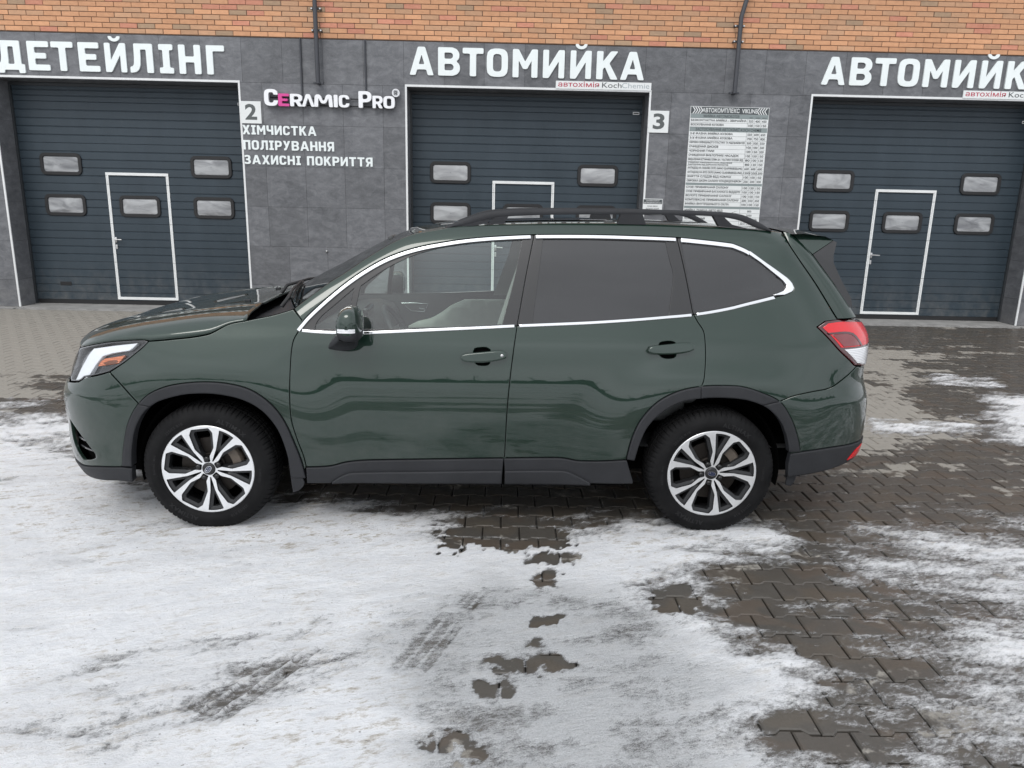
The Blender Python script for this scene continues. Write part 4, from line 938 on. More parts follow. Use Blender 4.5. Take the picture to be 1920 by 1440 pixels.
K = {k: spline(v) if k not in ('tail_lamp', 'tail_white', 'tail_dark', 'reflector', 'headlight', 'drl', 'amber', 'fog_vent', 'glass_quarter_front', 'glass_front', 'glass_rear', 'glass_quarter_rear', 'mudflap_rear', 'mudflap_front', 'handle_front', 'cup_front', 'handle_rear', 'cup_rear') else closed(v) for k, v in CUR.items()}
def cut(name, p, q):
    """piece of a traced curve between the points nearest p and q"""
    C = K[name]; i = int(np.argmin(((C-np.array(p))**2).sum(1))); j = int(np.argmin(((C-np.array(q))**2).sum(1)))
    return C[i:j+1] if i <= j else C[j:i+1][::-1]
roofz = lambda s: np.interp(s, RE[:, 0], RE[:, 1])
RE = spline([c[:2] for c in CUR['roof_edge'][1:]])
def lift(P, off=0., rnd=False):
    s, z = P[:, 0], P[:, 1]; p = surf(s, z); n = snormal(s, z)
    if rnd:                                                  # body side rolls over into the roof
        f = lambda s, z: .024*np.clip(1-(roofz(s)-z)/.085, 0, 1)**2.4*((s > .45) & (s < 3.16))
        p = p.copy(); p[:, 1] += f(s, z)
        dz = (f(s, z+1e-3)-f(s, z-1e-3))/2e-3
        n = n.copy(); n[:, 2] += dz*(-n[:, 1])
        n /= np.linalg.norm(n, axis=1)[:, None]
    return p+n*off, n

# ---- materials
def paint_mat():
    t = NT('dark green pearl paint'); f = t.noise(900, 2, .5, 'Object')
    c = t.mix(t.ramp(f, .3, .7), (.0060, .0205, .0135), (.0085, .0268, .0178))
    dirt = t.noise(5, 6, .7, 'Object'); sp = t.add('ShaderNodeSeparateXYZ'); t.l.new(t.co.outputs['Object'], sp.inputs[0])
    low = t.math('MULTIPLY', t.ramp(sp.outputs[2], .85, .35, 0, .16), t.ramp(dirt, .35, .7))
    c = t.mix(low, c, (.16, .155, .145))
    b = t.bsdf(c, .42, .35, coat=1.0, coat_rough=.018, spec=.2); b.inputs['Coat IOR'].default_value = 1.6
    t.l.new(t.ramp(low, 0, .16, .015, .10), b.inputs['Coat Roughness']); return t.m
PAINT = paint_mat()
PLAST = simple('textured black plastic', (.022, .023, .026), .58, var=.15, vscale=6, bump=.25, bscale=420, spec=.32)
PIANO = simple('gloss black trim', (.008, .008, .009), .12, coat=1.)
PILLAR = simple('satin black pillar trim', (.016, .016, .017), .34, coat=.25)
CHROME = simple('polished chrome', (.80, .81, .82), .09, 1.)
BLACK = simple('unlit black', (.004, .004, .004), 1.0, spec=.02)
RUB = simple('window rubber', (.010, .010, .011), .6)
def glass_mat(name, tint, veil=1.5, body=None, rough=.0):
    t = NT(name); geo = t.add('ShaderNodeNewGeometry'); dt = t.add('ShaderNodeVectorMath', operation='DOT_PRODUCT')
    t.l.new(geo.outputs['Normal'], dt.inputs[0]); t.l.new(geo.outputs['Incoming'], dt.inputs[1])
    k = t.math('POWER', t.math('SUBTRACT', 1.0, t.math('ABSOLUTE', dt.outputs['Value']), True), 5.0); f0 = ((veil-1)/(veil+1))**2
    fr = t.math('ADD', f0, t.math('MULTIPLY', k, 1-f0), True)
    tr = t.add('ShaderNodeBsdfTransparent'); tr.inputs[0].default_value = (*tint, 1); gl = t.add('ShaderNodeBsdfGlossy'); gl.inputs['Roughness'].default_value = rough
    base = tr.outputs[0]
    if body:
        df = t.add('ShaderNodeBsdfDiffuse'); df.inputs[0].default_value = (*body[0], 1); m0 = t.add('ShaderNodeMixShader'); m0.inputs[0].default_value = body[1]
        t.l.new(tr.outputs[0], m0.inputs[1]); t.l.new(df.outputs[0], m0.inputs[2]); base = m0.outputs[0]
    mx = t.add('ShaderNodeMixShader'); t.l.new(fr, mx.inputs[0]); t.l.new(base, mx.inputs[1]); t.l.new(gl.outputs[0], mx.inputs[2]); t.l.new(mx.outputs[0], t.out.inputs['Surface'])
    return t.m
GLASS = glass_mat('green tinted glass', (.88, .965, .925), 1.95)
TINT = glass_mat('dark privacy glass', (.035, .036, .04), 1.85, ((.02, .02, .022), .6))
WIND = glass_mat('windscreen glass', (.82, .88, .86), 1.6)
LENS = glass_mat('clear lamp lens', (.93, .94, .95), 1.5)
def ridged(name, base, rough, freq, amt, coat=1., em=None):
    t = NT(name); sp = t.add('ShaderNodeSeparateXYZ'); t.l.new(t.co.outputs['Object'], sp.inputs[0])
    h = t.math('SINE', t.math('MULTIPLY', sp.outputs[2], freq)); t.bsdf(base, rough, coat=coat, normal=t.bump(h, amt, .002)); return t.m
REDL = simple('red lamp plastic', (.62, .003, .010), .25, coat=.5); REDD = simple('deep red lamp insert', (.16, .004, .008), .15, coat=1.); REDK = simple('smoked red lamp edge', (.055, .004, .006), .12, coat=1.)
WHL = ridged('white reversing lamp', (.72, .73, .75), .16, 700, .5); DRL = simple('white light guide', (.80, .82, .84), .18, coat=.6); AMB = ridged('amber lamp', (.62, .15, .035), .22, 520, .6)
LAMPB = simple('lamp housing', (.030, .031, .033), .22, .2, coat=.4)
ALLOY = simple('machined alloy', (.78, .79, .80), .34, .6, var=.03, vscale=20); GUN = simple('gunmetal wheel paint', (.020, .021, .0225), .42, .2, coat=.1); HUBK = simple('black hub plastic', (.010, .010, .011), .35); LUGK = simple('black lug nut', (.006, .006, .006), .18, spec=.5)
def tyre_mat():
    t = NT('tyre rubber'); n = t.noise(7, 5, .65, 'Object'); c = t.mix(t.ramp(n, .35, .7), (.006, .006, .0065), (.0125, .0125, .013))
    t.bsdf(c, .7, normal=t.bump(t.noise(160, 3, .6, 'Object'), .2, .002), spec=.12); return t.m
TYRE = tyre_mat()
DISC = simple('worn brake disc', (.030, .026, .023), .45, .8, var=.3, vscale=14); CAL = simple('brake caliper', (.12, .10, .082), .6, .4, var=.3, vscale=20)

# ---- the car stands at this spot, turned a little from the wall
CAR_YAW = .021576
car = thing('car', 'dark green estate car with black roof rails and two tone alloy wheels parked side on', 'car', (-1.52904-math.sin(CAR_YAW)*.89, 3.7226+math.cos(CAR_YAW)*.89, 0), CAR_YAW)

def panel(name, loop, mat, parent, off=0., gap=.0022, roll=.0035, depth=.014, step=.034, holes=(), rnd=False, far=True, parents=None, hole_gap=0., crisp=False):
    """a sheet on the body surface inside a loop: shrunk by the shut gap, edges rolled over and turned in; also mirrored to the far side"""
    L = loop if area(loop) > 0 else loop[::-1]
    HS = [h if area(h) < 0 else h[::-1] for h in holes]
    L0 = grow(L, -gap); L1 = grow(L0, -roll)
    H0 = [grow(h[::-1], hole_gap)[::-1] for h in HS]; H1 = [grow(h[::-1], roll)[::-1] for h in H0]
    P, T = fill([L1]+H1, step)
    V, N = lift(P, off, rnd); V = list(V); N = list(N); F = list(T)
    for A, B in [(L1, L0)]+list(zip(H1, H0)):
        k = len(A); va, na = lift(A, off, rnd); vb, nb = lift(B, off-(.001 if not crisp else .0), rnd)
        out = vb-va; out -= (out*nb).sum(1)[:, None]*nb; out /= np.linalg.norm(out, axis=1)[:, None]+1e-9
        n0 = len(V); V += list(va); N += list(na); V += list(vb); N += list((nb+out*.9)/np.linalg.norm(nb+out*.9, axis=1)[:, None])
        V += list(vb); N += list(out); vc = vb-depth*np.where(((B[:, 0] > SF) & (B[:, 0] < SR+.3))[:, None], np.array([[0, -1., 0]]), nb); V += list(vc); N += list(out)
        for i in range(k):
            j = (i+1) % k
            F += [(n0+i, n0+k+i, n0+k+j, n0+j), (n0+2*k+i, n0+3*k+i, n0+3*k+j, n0+2*k+j)]
    V = np.array(V); N = np.array(N)
    a = new_mesh(name, V, F, mat, parents[0] if parents else parent, normals=N)
    b = None
    if far:
        V2 = V*[1, -1, 1]; N2 = N*[1, -1, 1]
        b = new_mesh(name, V2, [f[::-1] for f in F], mat, parents[1] if parents else parent, normals=N2)
    return a, b

# ---- shared seams
pt = lambda *a: np.array([a], float)
AP = np.array(CUR['roof_edge'][1][:2]); AB = np.array(CUR['roof_edge'][0][:2])
wj = np.array(CUR['chrome_top'][0]); bsplit = np.array([2.949, .75])
c_bot_f = cut('chrome_bottom', (.487, 1.079), (1.609, 1.117)); c_bot_r = cut('chrome_bottom', (1.609, 1.117), (2.539, 1.187)); c_bot_q = cut('chrome_bottom', (2.539, 1.187), (3.007, 1.294))
sill_f = cut('sill_top', (.509, .362), (1.551, .417)); sill_r = cut('sill_top', (1.551, .417), (2.206, .421))
fs = np.array([-.285, .694]); rs = np.array([2.949, .751]); rc = np.array([2.577, .825])
bsf = cut('bumper_front_split', (-.388, .852), (-.285, .697))
L_fender = join(K['hood_cut'], K['fender_top'], pt(*AP), pt(*AB), K['cut_front'], cut('arch_front_out', (.495, .345), fs), bsf[::-1], pt(-.341, .911), pt(-.293, .977))
L_fdoor = join(c_bot_f, K['cut_mid'], sill_f[::-1], K['cut_front'][::-1])
L_rdoor = join(c_bot_r, K['cut_rear'], cut('arch_rear_out', rc, (2.203, .426)), sill_r[::-1], K['cut_mid'][::-1])
tl_left = join(spline([(3.153, 1.166), (3.11, 1.16, 1), (3.078, 1.132, 1), (3.122, 1.019), (3.18, .924)]))
L_side = join(pt(*AB), pt(*AP), RE, K['hatch_cut'], tl_left, K['bumper_rear_split'], cut('arch_rear_out', rs, rc), K['cut_rear'][::-1], c_bot_q, K['chrome_top'][::-1])
L_fbump = join(bsf, cut('arch_front_out', fs, (-.354, .356)), K['clad_front_top'][::-1], pt(-.62, .300), pt(-.9325, .30), pt(-.9325, .68), pt(-.74, .70), spline([(-.60, .745), (-.526, .762), (-.488, .776), (-.468, .803), (-.428, .826), (-.388, .852)]))
def dense(L, step=.02):
    out = []
    for i in range(len(L)):
        a, b = L[i], L[(i+1) % len(L)]; n = max(1, int(np.hypot(*(b-a))/step))
        for k in range(n): out.append(a+(b-a)*k/n)
    return np.array(out)
fender = panel('front_fender', dense(L_fender), PAINT, car)
fdoor = panel('front_door', dense(L_fdoor), PAINT, car, holes=[dense(K['cup_front'], .008)])
rdoor = panel('rear_door', dense(L_rdoor), PAINT, car, holes=[dense(K['cup_rear'], .008)])
side = panel('body_side', dense(L_side), PAINT, car, rnd=True, step=.015)
fb = panel('front_bumper', dense(L_fbump), PAINT, car, holes=[K['fog_vent']])
for d_ in fdoor: d_['label'] = 'front door'
for d_ in rdoor: d_['label'] = 'rear door'
# rear bumper, round to the centre line
top_r = spline([(3.191, .915), (3.24, .90), (3.30, .885), (3.40, .86), (3.6825, .85)])
L_rb = join(K['bumper_rear_split'][::-1], top_r, pt(3.6825, .485), pt(3.4, .483), K['clad_rear_top'][::-1], cut('arch_rear_out', (3.026, .477), rs))
rb = panel('rear_bumper', dense(L_rb), PAINT, car)
# cladding: sills, arches, bumper skirts
for nm, lp in (('sill_cladding', join(sill_f, cut('sill_bottom', (1.544, .268), (.507, .269)))), ('sill_cladding', join(sill_r, pt(2.248, .30), cut('sill_bottom', (2.248, .282), (1.556, .268))))):
    panel(nm, dense(lp), PLAST, car, off=.010, roll=.007, depth=.03)
st = K['sill_step']
for a, b in ((.628, 1.545), (1.553, 2.02)):
    seg = st[(st[:, 0] >= a) & (st[:, 0] <= b)]
    panel('sill_rib', dense(join(seg, pt(seg[-1][0], .272), pt(seg[0][0], .272))), PLAST, car, off=.022, roll=.010, depth=.012, gap=.0005)
afo, afi = K['arch_front_out'], K['arch_front_in']; aro, ari = K['arch_rear_out'], K['arch_rear_in']
def split_arch(o, i, p):
    a = int(np.argmin(((o-p)**2).sum(1))); b = int(np.argmin(((i-o[a])**2).sum(1)+0)); return a, b
a, b = split_arch(afo, afi, fs); b = int(np.argmin(((afi-[-.240, .685])**2).sum(1)))
panel('wheel_arch_cladding', dense(join(afo[:a+1], afi[:b+1][::-1])), PLAST, car, off=.012, roll=.008, depth=.05, gap=.001)
panel('wheel_arch_cladding', dense(join(afo[a:], afi[b:][::-1])), PLAST, car, off=.012, roll=.008, depth=.05, gap=.001)
a, b = split_arch(aro, ari, rc); b = int(np.argmin(((ari-[2.575, .763])**2).sum(1)))
a2 = int(np.argmin(((aro-rs)**2).sum(1))); b2 = int(np.argmin(((ari-[2.880, .730])**2).sum(1)))
for lo, hi, l2, h2 in ((0, a, 0, b), (a, a2, b, b2), (a2, len(aro)-1, b2, len(ari)-1)):
    panel('wheel_arch_cladding', dense(join(aro[lo:hi+1], ari[l2:h2+1][::-1])), PLAST, car, off=.012, roll=.008, depth=.05, gap=.0012)
L = join(K['clad_front_top'], pt(-.324, .345), pt(-.336, .262), spline([(-.387, .262), (-.46, .245), (-.535, .235), (-.9325, .225)]), pt(-.9325, .297), pt(-.62, .297))
panel('bumper_skirt', dense(L), PLAST, car, off=.008, roll=.008, depth=.04)
L = join(K['clad_rear_top'], pt(3.4, .482), pt(3.6825, .484), pt(3.6825, .42), pt(3.40, .415), spline([(3.26, .398), (3.21, .380), (3.128, .353), (3.042, .332), (3.008, .326)]), pt(2.997, .40))
panel('bumper_skirt', dense(L), PLAST, car, off=.008, roll=.008, depth=.04)
panel('rear_reflector', dense(closed([(3.245, .462, 1), (3.205, .440), (3.180, .392, 1), (3.215, .398), (3.245, .412, 1)])), REDL, car, off=.0115, roll=.002, gap=.0)
panel('mud_flap', dense(K['mudflap_rear']), PLAST, car, off=-.012, roll=.004, depth=.012, gap=0)
panel('mud_flap', dense(K['mudflap_front']), PLAST, car, off=.006, roll=.004, depth=.012, gap=0)
# fog vent: dark recess with slats
panel('fog_vent', dense(grow(K['fog_vent'] if area(K['fog_vent']) > 0 else K['fog_vent'][::-1], .004)), BLACK, car, off=-.045, gap=0, roll=.001, depth=.002)
for z in (.50, .455, .41):
    panel('vent_slat', dense(np.array([(-.525+.0*z, z-.006), (-.44-(.5-z)*.0, z-.014), (-.44, z-.004), (-.525, z+.006)])), PIANO, car, off=-.022, gap=0, roll=.002, depth=.01)
# grille and centre of the nose
panel('grille', dense(np.array([(-.9325, .705), (-.75, .705), (-.62, .755), (-.585, .86), (-.60, .93), (-.9325, .93)])), PIANO, car, off=-.006, depth=.02)
for z in (.77, .83, .89):
    panel('grille_bar', dense(np.array([(-.93, z-.008), (-.64, z-.008), (-.64, z+.008), (-.93, z+.008)])), CHROME if z == .83 else PIANO, car, off=.004, gap=0, roll=.003, depth=.012)
# ---- windows
ct, cbm = K['chrome_top'], K['chrome_bottom']
def near_i(C, p): return int(np.argmin(((C-np.array(p))**2).sum(1)))
i1, i2 = near_i(ct, (1.691, 1.578)), near_i(ct, (2.461, 1.578))
DLO = [join(ct[:i1+1], K['cut_mid_up'], c_bot_f[::-1]), join(ct[i1:i2+1], K['cut_rear_up'], c_bot_r[::-1], K['cut_mid_up'][::-1]), join(ct[i2:], c_bot_q[::-1], K['cut_rear_up'][::-1])]
gq, gf, gr, gb = (K[k] for k in ('glass_quarter_front', 'glass_front', 'glass_rear', 'glass_quarter_rear'))
for L, gs, ps in ((DLO[0], (gq, gf), fdoor), (DLO[1], (gr,), rdoor), (DLO[2], (gb,), side)):
    panel('window_frame', dense(L), PILLAR, car, off=-.004, holes=[dense(g) for g in gs], parents=ps, gap=.002, roll=.002, depth=.02)
for g, mt, ps, nm in ((gq, GLASS, fdoor, 'quarter_glass'), (gf, GLASS, fdoor, 'window_glass'), (gr, TINT, rdoor, 'window_glass'), (gb, TINT, side, 'quarter_glass')):
    panel(nm, dense(grow(g if area(g) > 0 else g[::-1], .003)), mt, car, off=-.009, parents=ps, gap=0, roll=.001, depth=.004)
def strip(C, w0, w1, ps, off=.006):
    panel('window_trim', ribbon(C, w0, w1), CHROME, car, off=off, gap=.0, roll=.003, depth=.012, parents=ps)
strip(ct[:i1], -.004, -.021, fdoor); strip(ct[i1+1:i2], -.004, -.021, rdoor)
q = cut('chrome_top', (2.461, 1.578), (2.889, 1.515))[1:]; strip(q, -.003, -.024, side)
panel('window_trim', dense(join(cut('chrome_top', (2.889, 1.515), (3.007, 1.294)), spline([(2.960, 1.291), (2.988, 1.303), (3.012, 1.316), (3.025, 1.332), (3.028, 1.346), (3.021, 1.366), (2.995, 1.401), (2.944, 1.455), (2.883, 1.497)]))), CHROME, car, off=.0062, gap=.0, roll=.003, depth=.012, parents=side)
strip(c_bot_f[1:-1], .006, -.008, fdoor); strip(c_bot_r[1:-1], .006, -.008, rdoor); strip(cut('chrome_bottom', (2.539, 1.187), (2.97, 1.284))[1:], .006, -.008, side)
# ---- lamps
hlp = K['headlight']
hd = panel('headlight', dense(hlp), LAMPB, car, off=-.030, gap=.001, roll=.001, depth=.01)
panel('light_guide', dense(K['drl']), DRL, car, off=-.008, gap=0, roll=.004, depth=.021, parents=hd)
panel('indicator', dense(K['amber']), AMB, car, off=-.012, gap=0, roll=.003, depth=.015, parents=hd)
panel('indicator_core', dense(closed([(-.420, .893), (-.40, .908), (-.375, .915), (-.37, .905), (-.39, .892), (-.41, .885)])), simple('dark amber core', (.16, .05, .02), .3), car, off=-.0105, gap=0, roll=.001, depth=.002, parents=hd)
HL = dense(hlp); HL = HL if area(HL) > 0 else HL[::-1]
panel('lamp_rim', HL, PIANO, car, off=.0, gap=.0015, roll=.001, depth=.03, holes=[grow(HL, -.0075)], parents=hd)
panel('lens', dense(hlp), LENS, car, off=.001, gap=.003, roll=.002, depth=.004, parents=hd)
tlamp = dense(spline([(3.078, 1.132, 1), (3.11, 1.16, 1), (3.153, 1.166), (3.20, 1.16), (3.26, 1.145), (3.40, 1.12, 1), (3.40, .90, 1), (3.30, .888, 1), (3.18, .924, 1), (3.122, 1.019), (3.078, 1.132, 1)])[:-1])
tld = panel('tail_lamp', tlamp, REDK, car, off=.002, gap=.0015, roll=.004, depth=.02, step=.011)
panel('red_lens', dense(closed([(3.092, 1.128, 1), (3.115, 1.148, 1), (3.153, 1.153), (3.20, 1.148), (3.26, 1.133), (3.40, 1.108, 1), (3.40, 1.022, 1), (3.130, 1.024, 1)])), REDL, car, off=.0050, gap=0, roll=.002, depth=.004, parents=tld, step=.011)
panel('lamp_insert', dense(closed([(3.110, 1.090, 1), (3.165, 1.094, 1), (3.184, 1.062), (3.197, 1.030, 1), (3.136, 1.028, 1)])), REDD, car, off=.0078, gap=0, roll=.001, depth=.003, parents=tld, step=.011)
panel('lamp_insert', dense(closed([(3.098, 1.100, 1), (3.150, 1.103), (3.176, 1.092), (3.190, 1.060), (3.203, 1.026, 1), (3.195, 1.026, 1), (3.182, 1.058), (3.168, 1.084), (3.146, 1.092), (3.102, 1.092, 1)])), REDK, car, off=.0098, gap=0, roll=.0005, depth=.003, parents=tld, step=.011)
panel('reversing_lamp', dense(closed([(3.140, 1.014, 1), (3.40, 1.014, 1), (3.40, .906, 1), (3.30, .896, 1), (3.190, .934, 1)])), WHL, car, off=.0065, gap=0, roll=.003, depth=.006, parents=tld, step=.011)
# ---- handles
HREC = simple('shade-darkened handle cup', (.006, .014, .0095), .3, .2, coat=.6)  # body green darkened, so the cup's shade is put into its colour
for k, ps in (('front', fdoor), ('rear', rdoor)):
    Lc = dense(K['cup_'+k], .008); Lc = Lc if area(Lc) > 0 else Lc[::-1]; cc = Lc.mean(0)
    for s_, par in ((-1, ps[0]), (1, ps[1])):
        rows_ = []
        for kk, dp in ((1.02, -.010), (.96, -.020), (.82, -.030), (.5, -.036), (.05, -.038)):
            V, N = lift(cc+(Lc-cc)*kk, dp); rows_.append([(p[0], p[1]*-s_, p[2]) for p in V])
        m = MB(); m.quadgrid(rows_ if s_ < 0 else [r[::-1] for r in rows_], close_v=True); m.build('handle_cup', HREC, par, smooth=True)
    L = dense(K['handle_'+k]); panel('handle', L, PAINT, car, off=.034, gap=-.0045, roll=.009, depth=.022, step=.012, parents=ps)
P_, N_ = lift(np.array([[1.531, .966]]), .0352)
mb = MB(); mb.lathe([(0, -.002), (.007, -.0015), (.0085, .002)], 16, 0, tuple(P_[0])); o = mb.build('key_lock', steel, fdoor[0], smooth=True)
# ---- bonnet, roof, screens: sheets spanned between the two sides
def edge3(P, off=0., rnd=False, inset=0.):
    p, n = lift(np.array(P), off, rnd); p = p.copy(); p[:, 1] += inset; return p
def resample(P, n):
    d = np.r_[0, np.cumsum(np.linalg.norm(np.diff(P, axis=0), axis=1))]; t = np.linspace(0, d[-1], n)
    return np.stack([np.interp(t, d, P[:, k]) for k in range(3)], 1)
def both(P):
    """half sheet (rows, columns from edge to centre) completed with its mirror image"""
    return np.concatenate([P, P[:, -2::-1]*[1, -1, 1]], 1)
def sheet(name, P, mat, parent, thick=.008, flip=False, holes=None):
    mb = MB(); mb.quadgrid(P[:, ::-1] if flip else P); o = mb.build(name, mat, parent, smooth=True)
    md = o.modifiers.new('thickness', 'SOLIDIFY'); md.thickness = thick; md.offset = -1; return o
# bonnet
hl_top = spline([(-.527, .946), (-.466, .978), (-.414, 1.0), (-.353, 1.013), (-.29, 1.019), (-.271, 1.013)])
side_c = join(hl_top+[0, .005], K['hood_cut']+[0, .006], spline([(.152, 1.115), (.185, 1.122), (.215, 1.127)]))
NU, NV = 46, 40
c0 = resample(edge3(side_c, .001), NU)
lip = edge3(np.stack([np.linspace(-.527, -.93, 40), np.linspace(.950, .945, 40)+.012*np.sin(np.linspace(0, 1, 40)*math.pi)], 1)); d0 = resample(lip, NV)
u = np.linspace(0, 1, NU); v = np.linspace(0, 1, NV)
rear_x = lambda t: .215-.02*(1-(1-t)**2.2)
d1 = np.stack([rear_x(v), c0[-1, 1]*(1-v), 1.127+.034*(1-np.exp(-v/.10))+.006*v], 1)
xc = d0[-1, 0]+(d1[-1, 0]-d0[-1, 0])*u
zc = np.interp(u, [0, .06, .15, .3, .5, .75, 1], [.950, 1.002, 1.050, 1.098, 1.142, 1.182, d1[-1, 2]])
zs_ = nspline([0, .06, .15, .3, .5, .75, 1], [.950, .992, 1.030, 1.072, 1.112, 1.150, d1[-1, 2]]); zc = zs_(u)
Pm = np.zeros((NU, NV, 3))
prof = lambda t: .86*(1-np.exp(-t/.070))+.14*(1-(1-t)**2)
hN = prof(v)/prof(1.)
for i in range(NU):
    for k in (0, 1):
        lin = c0[i, k]*(1-v)+(xc[i] if k == 0 else 0)*v
        lo = d0[:, k]-((c0[0, k])*(1-v)+(d0[-1, k])*v); hi = d1[:, k]-(c0[-1, k]*(1-v)+d1[-1, k]*v)
        Pm[i, :, k] = lin+(1-u[i])*lo+u[i]*hi
    z = c0[i, 2]+(zc[i]-c0[i, 2])*hN
    lo = d0[:, 2]-(c0[0, 2]+(zc[0]-c0[0, 2])*hN); hi = d1[:, 2]-(c0[-1, 2]+(zc[-1]-c0[-1, 2])*hN)
    w = (1-u[i])**3
    Pm[i, :, 2] = z+w*lo+u[i]**3*hi+.007*np.exp(-((v-.30-.12*u[i])/.06)**2)*sstep(u[i]/.25)
hood = sheet('hood', both(Pm), PAINT, car, .010)
# grooves of the bonnet scoop lines are in the pressing; washer jets
for y in (-.32, .32):
    k = int(np.argmin(abs(Pm[-6, :, 1]-(-.32)))); p = Pm[-6, k]; m = MB(); m.box(p[0]-.02, p[0]+.012, y-.012, y+.012, p[2]-.004, p[2]+.010, 0, .004); m.build('washer_jet', PLAST, car)
# windscreen
NW = 30
wE = RE[(RE[:, 0] <= 1.068)]; e0 = resample(edge3(wE, -.010, True, .012), NW); uw = np.linspace(0, 1, NW); vw = np.linspace(0, 1, 26); Pw = np.zeros((NW, 26, 3))
for i in range(NW):
    bow = .205*(1-uw[i])**1.3+.075*uw[i]; sh = vw*1.25-.25*vw**2
    Pw[i, :, 0] = e0[i, 0]-bow*sh; Pw[i, :, 1] = e0[i, 1]*(1-vw); Pw[i, :, 2] = e0[i, 2]+.006*sh
ws = sheet('windscreen', both(Pw), WIND, car, .004)
m = MB(); q = both(Pw-[0, 0, .006]); m.quadgrid(q[:4]); m.quadgrid(q[-4:]); n_ = q.shape[1]; m.quadgrid(q[:, :3]); m.quadgrid(q[:, -3:]); m.build('windscreen_border', PIANO, ws, smooth=True)
# scuttle between bonnet and windscreen, wipers
cA = both(np.stack([np.stack([d1[:, 0]-.06, d1[:, 1], d1[:, 2]-.055], 1)]*1))[0]; cB = resample(both(Pw[:1])[0]+[.02, 0, -.035], len(cA))
cA = resample(cA, len(cA)); mid = (cA+cB)/2-[0, 0, .02]
m = MB(); m.quadgrid([cA, mid, cB]); m.build('scuttle_panel', PLAST, car, smooth=True)
for x_, y_, x2, y2 in ((.20, -.62, .36, -.05), (.06, -.05, .22, .52)):
    def on_ws(vf, uf):
        P = both(Pw); i = uf*(NW-1); j = vf*(P.shape[1]-1); return P[int(i), int(j)]
    a = on_ws(.10 if y_ < -.3 else .50, .02); b = on_ws(.52 if y_ < -.3 else .86, .10); a = a+[-.03, 0, .0]
    m = MB(); m.tube([tuple(a+[-.03, 0, -.01]), tuple(a+[0, .02, .035]), tuple(a*.6+b*.4+[0, 0, .045]), tuple(b+[0, 0, .03])], [.012, .010, .008, .006], 8)
    m.tube([tuple(a*.85+b*.15+[.02, 0, .016]), tuple((a+b)/2+[0, 0, .018]), tuple(b*1.12-a*.12+[0, 0, .014])], .007, 6); m.build('wiper', RUB, car, angle=50)
# roof
rE = RE[RE[:, 0] >= 1.06]; NR = 44; e1 = resample(edge3(rE, -.002, True, .002), NR); ur = np.linspace(0, 1, NR); vr = np.linspace(0, 1, 26); Pr = np.zeros((NR, 26, 3))
for i in range(NR):
    sh = 1-(1-vr)**2; Pr[i, :, 0] = e1[i, 0]-.075*sh*(1-ur[i])+.05*sh*ur[i]; Pr[i, :, 1] = e1[i, 1]*(1-vr)
    Pr[i, :, 2] = e1[i, 2]+.012*sh-.006*np.exp(-((vr-.06)/.03)**2)
roof = sheet('roof', both(Pr), PAINT, car, .006)
# panoramic glass panel and aerial fin
m = MB(); q = both(Pr[6:24, 9:]); m.quadgrid(q+[0, 0, .004]); m.build('sunroof_glass', PIANO, car, smooth=True)
m = MB(); fx, fz = 2.88, 1.665
m.quadgrid([[(fx+a, b*w, fz+c) for a, b, c in ((0, 1, 0), (.03, .8, .03), (.09, .35, .055), (.12, 0, .058), (.09, -.35, .055), (.03, -.8, .03), (0, -1, 0))] for w in (.006, .026)])
m.build('aerial_fin', PAINT, car, smooth=True)
# rear: hatch corner, glass, hatch skin, spoiler
EDGE = np.array([(3.101, -.562, 1.607), (3.15, -.592, 1.557), (3.202, -.614, 1.503), (3.262, -.639, 1.425), (3.323, -.661, 1.347), (3.382, -.684, 1.263), (3.437, -.707, 1.178)])
hA = resample(lift(K['hatch_cut'], 0., False)[0]+[.003, 0, 0], 24); hB = resample(np.stack([spline(EDGE[:, [2, k]].tolist(), .03)[:, 1] if k != 2 else spline(EDGE[:, [2, 0]].tolist(), .03)[:, 0] for k in (0, 1, 2)], 1), 24)
tt = np.linspace(0, 1, 8); rg = np.stack([hA*(1-t)+hB*t+np.array([0, -.010*math.sin(math.pi*t)+.018*max(0, t-.8)**1.5*4, 0]) for t in tt], 1)
rg = np.concatenate([np.stack([hA+[0, .014, 0]], 1), rg, np.stack([hB+[.010, .016, 0], hB+[-.01, .06, 0]], 1)], 1)
for s_ in (-1, 1):
    m = MB(); m.quadgrid((rg if s_ < 0 else rg*[1, -1, 1])); m.build('tailgate_corner', PAINT, car, angle=50)
panel('rear_glass', dense(join(spline([(3.235, 1.604), (3.262, 1.45), (3.270, 1.33), (3.262, 1.25), (3.250, 1.175)]), pt(3.6825, 1.17), pt(3.6825, 1.60))), TINT, car, off=-.004, gap=.001)
panel('tailgate', dense(join(spline([(3.6825, 1.165), (3.40, 1.165), (3.29, 1.16)]), pt(3.405, 1.12), pt(3.405, .895), pt(3.40, .862), pt(3.6825, .855))), PAINT, car)
m = MB(); m.box(3.655, 3.672, -.26, .26, .93, 1.04, 0, .004); m.build('number_plate', PALE, car)
SPT = [(3.085, .60, 1.607), (3.155, .60, 1.610), (3.274, .588, 1.598), (3.325, .575, 1.578), (3.345, .565, 1.568)]
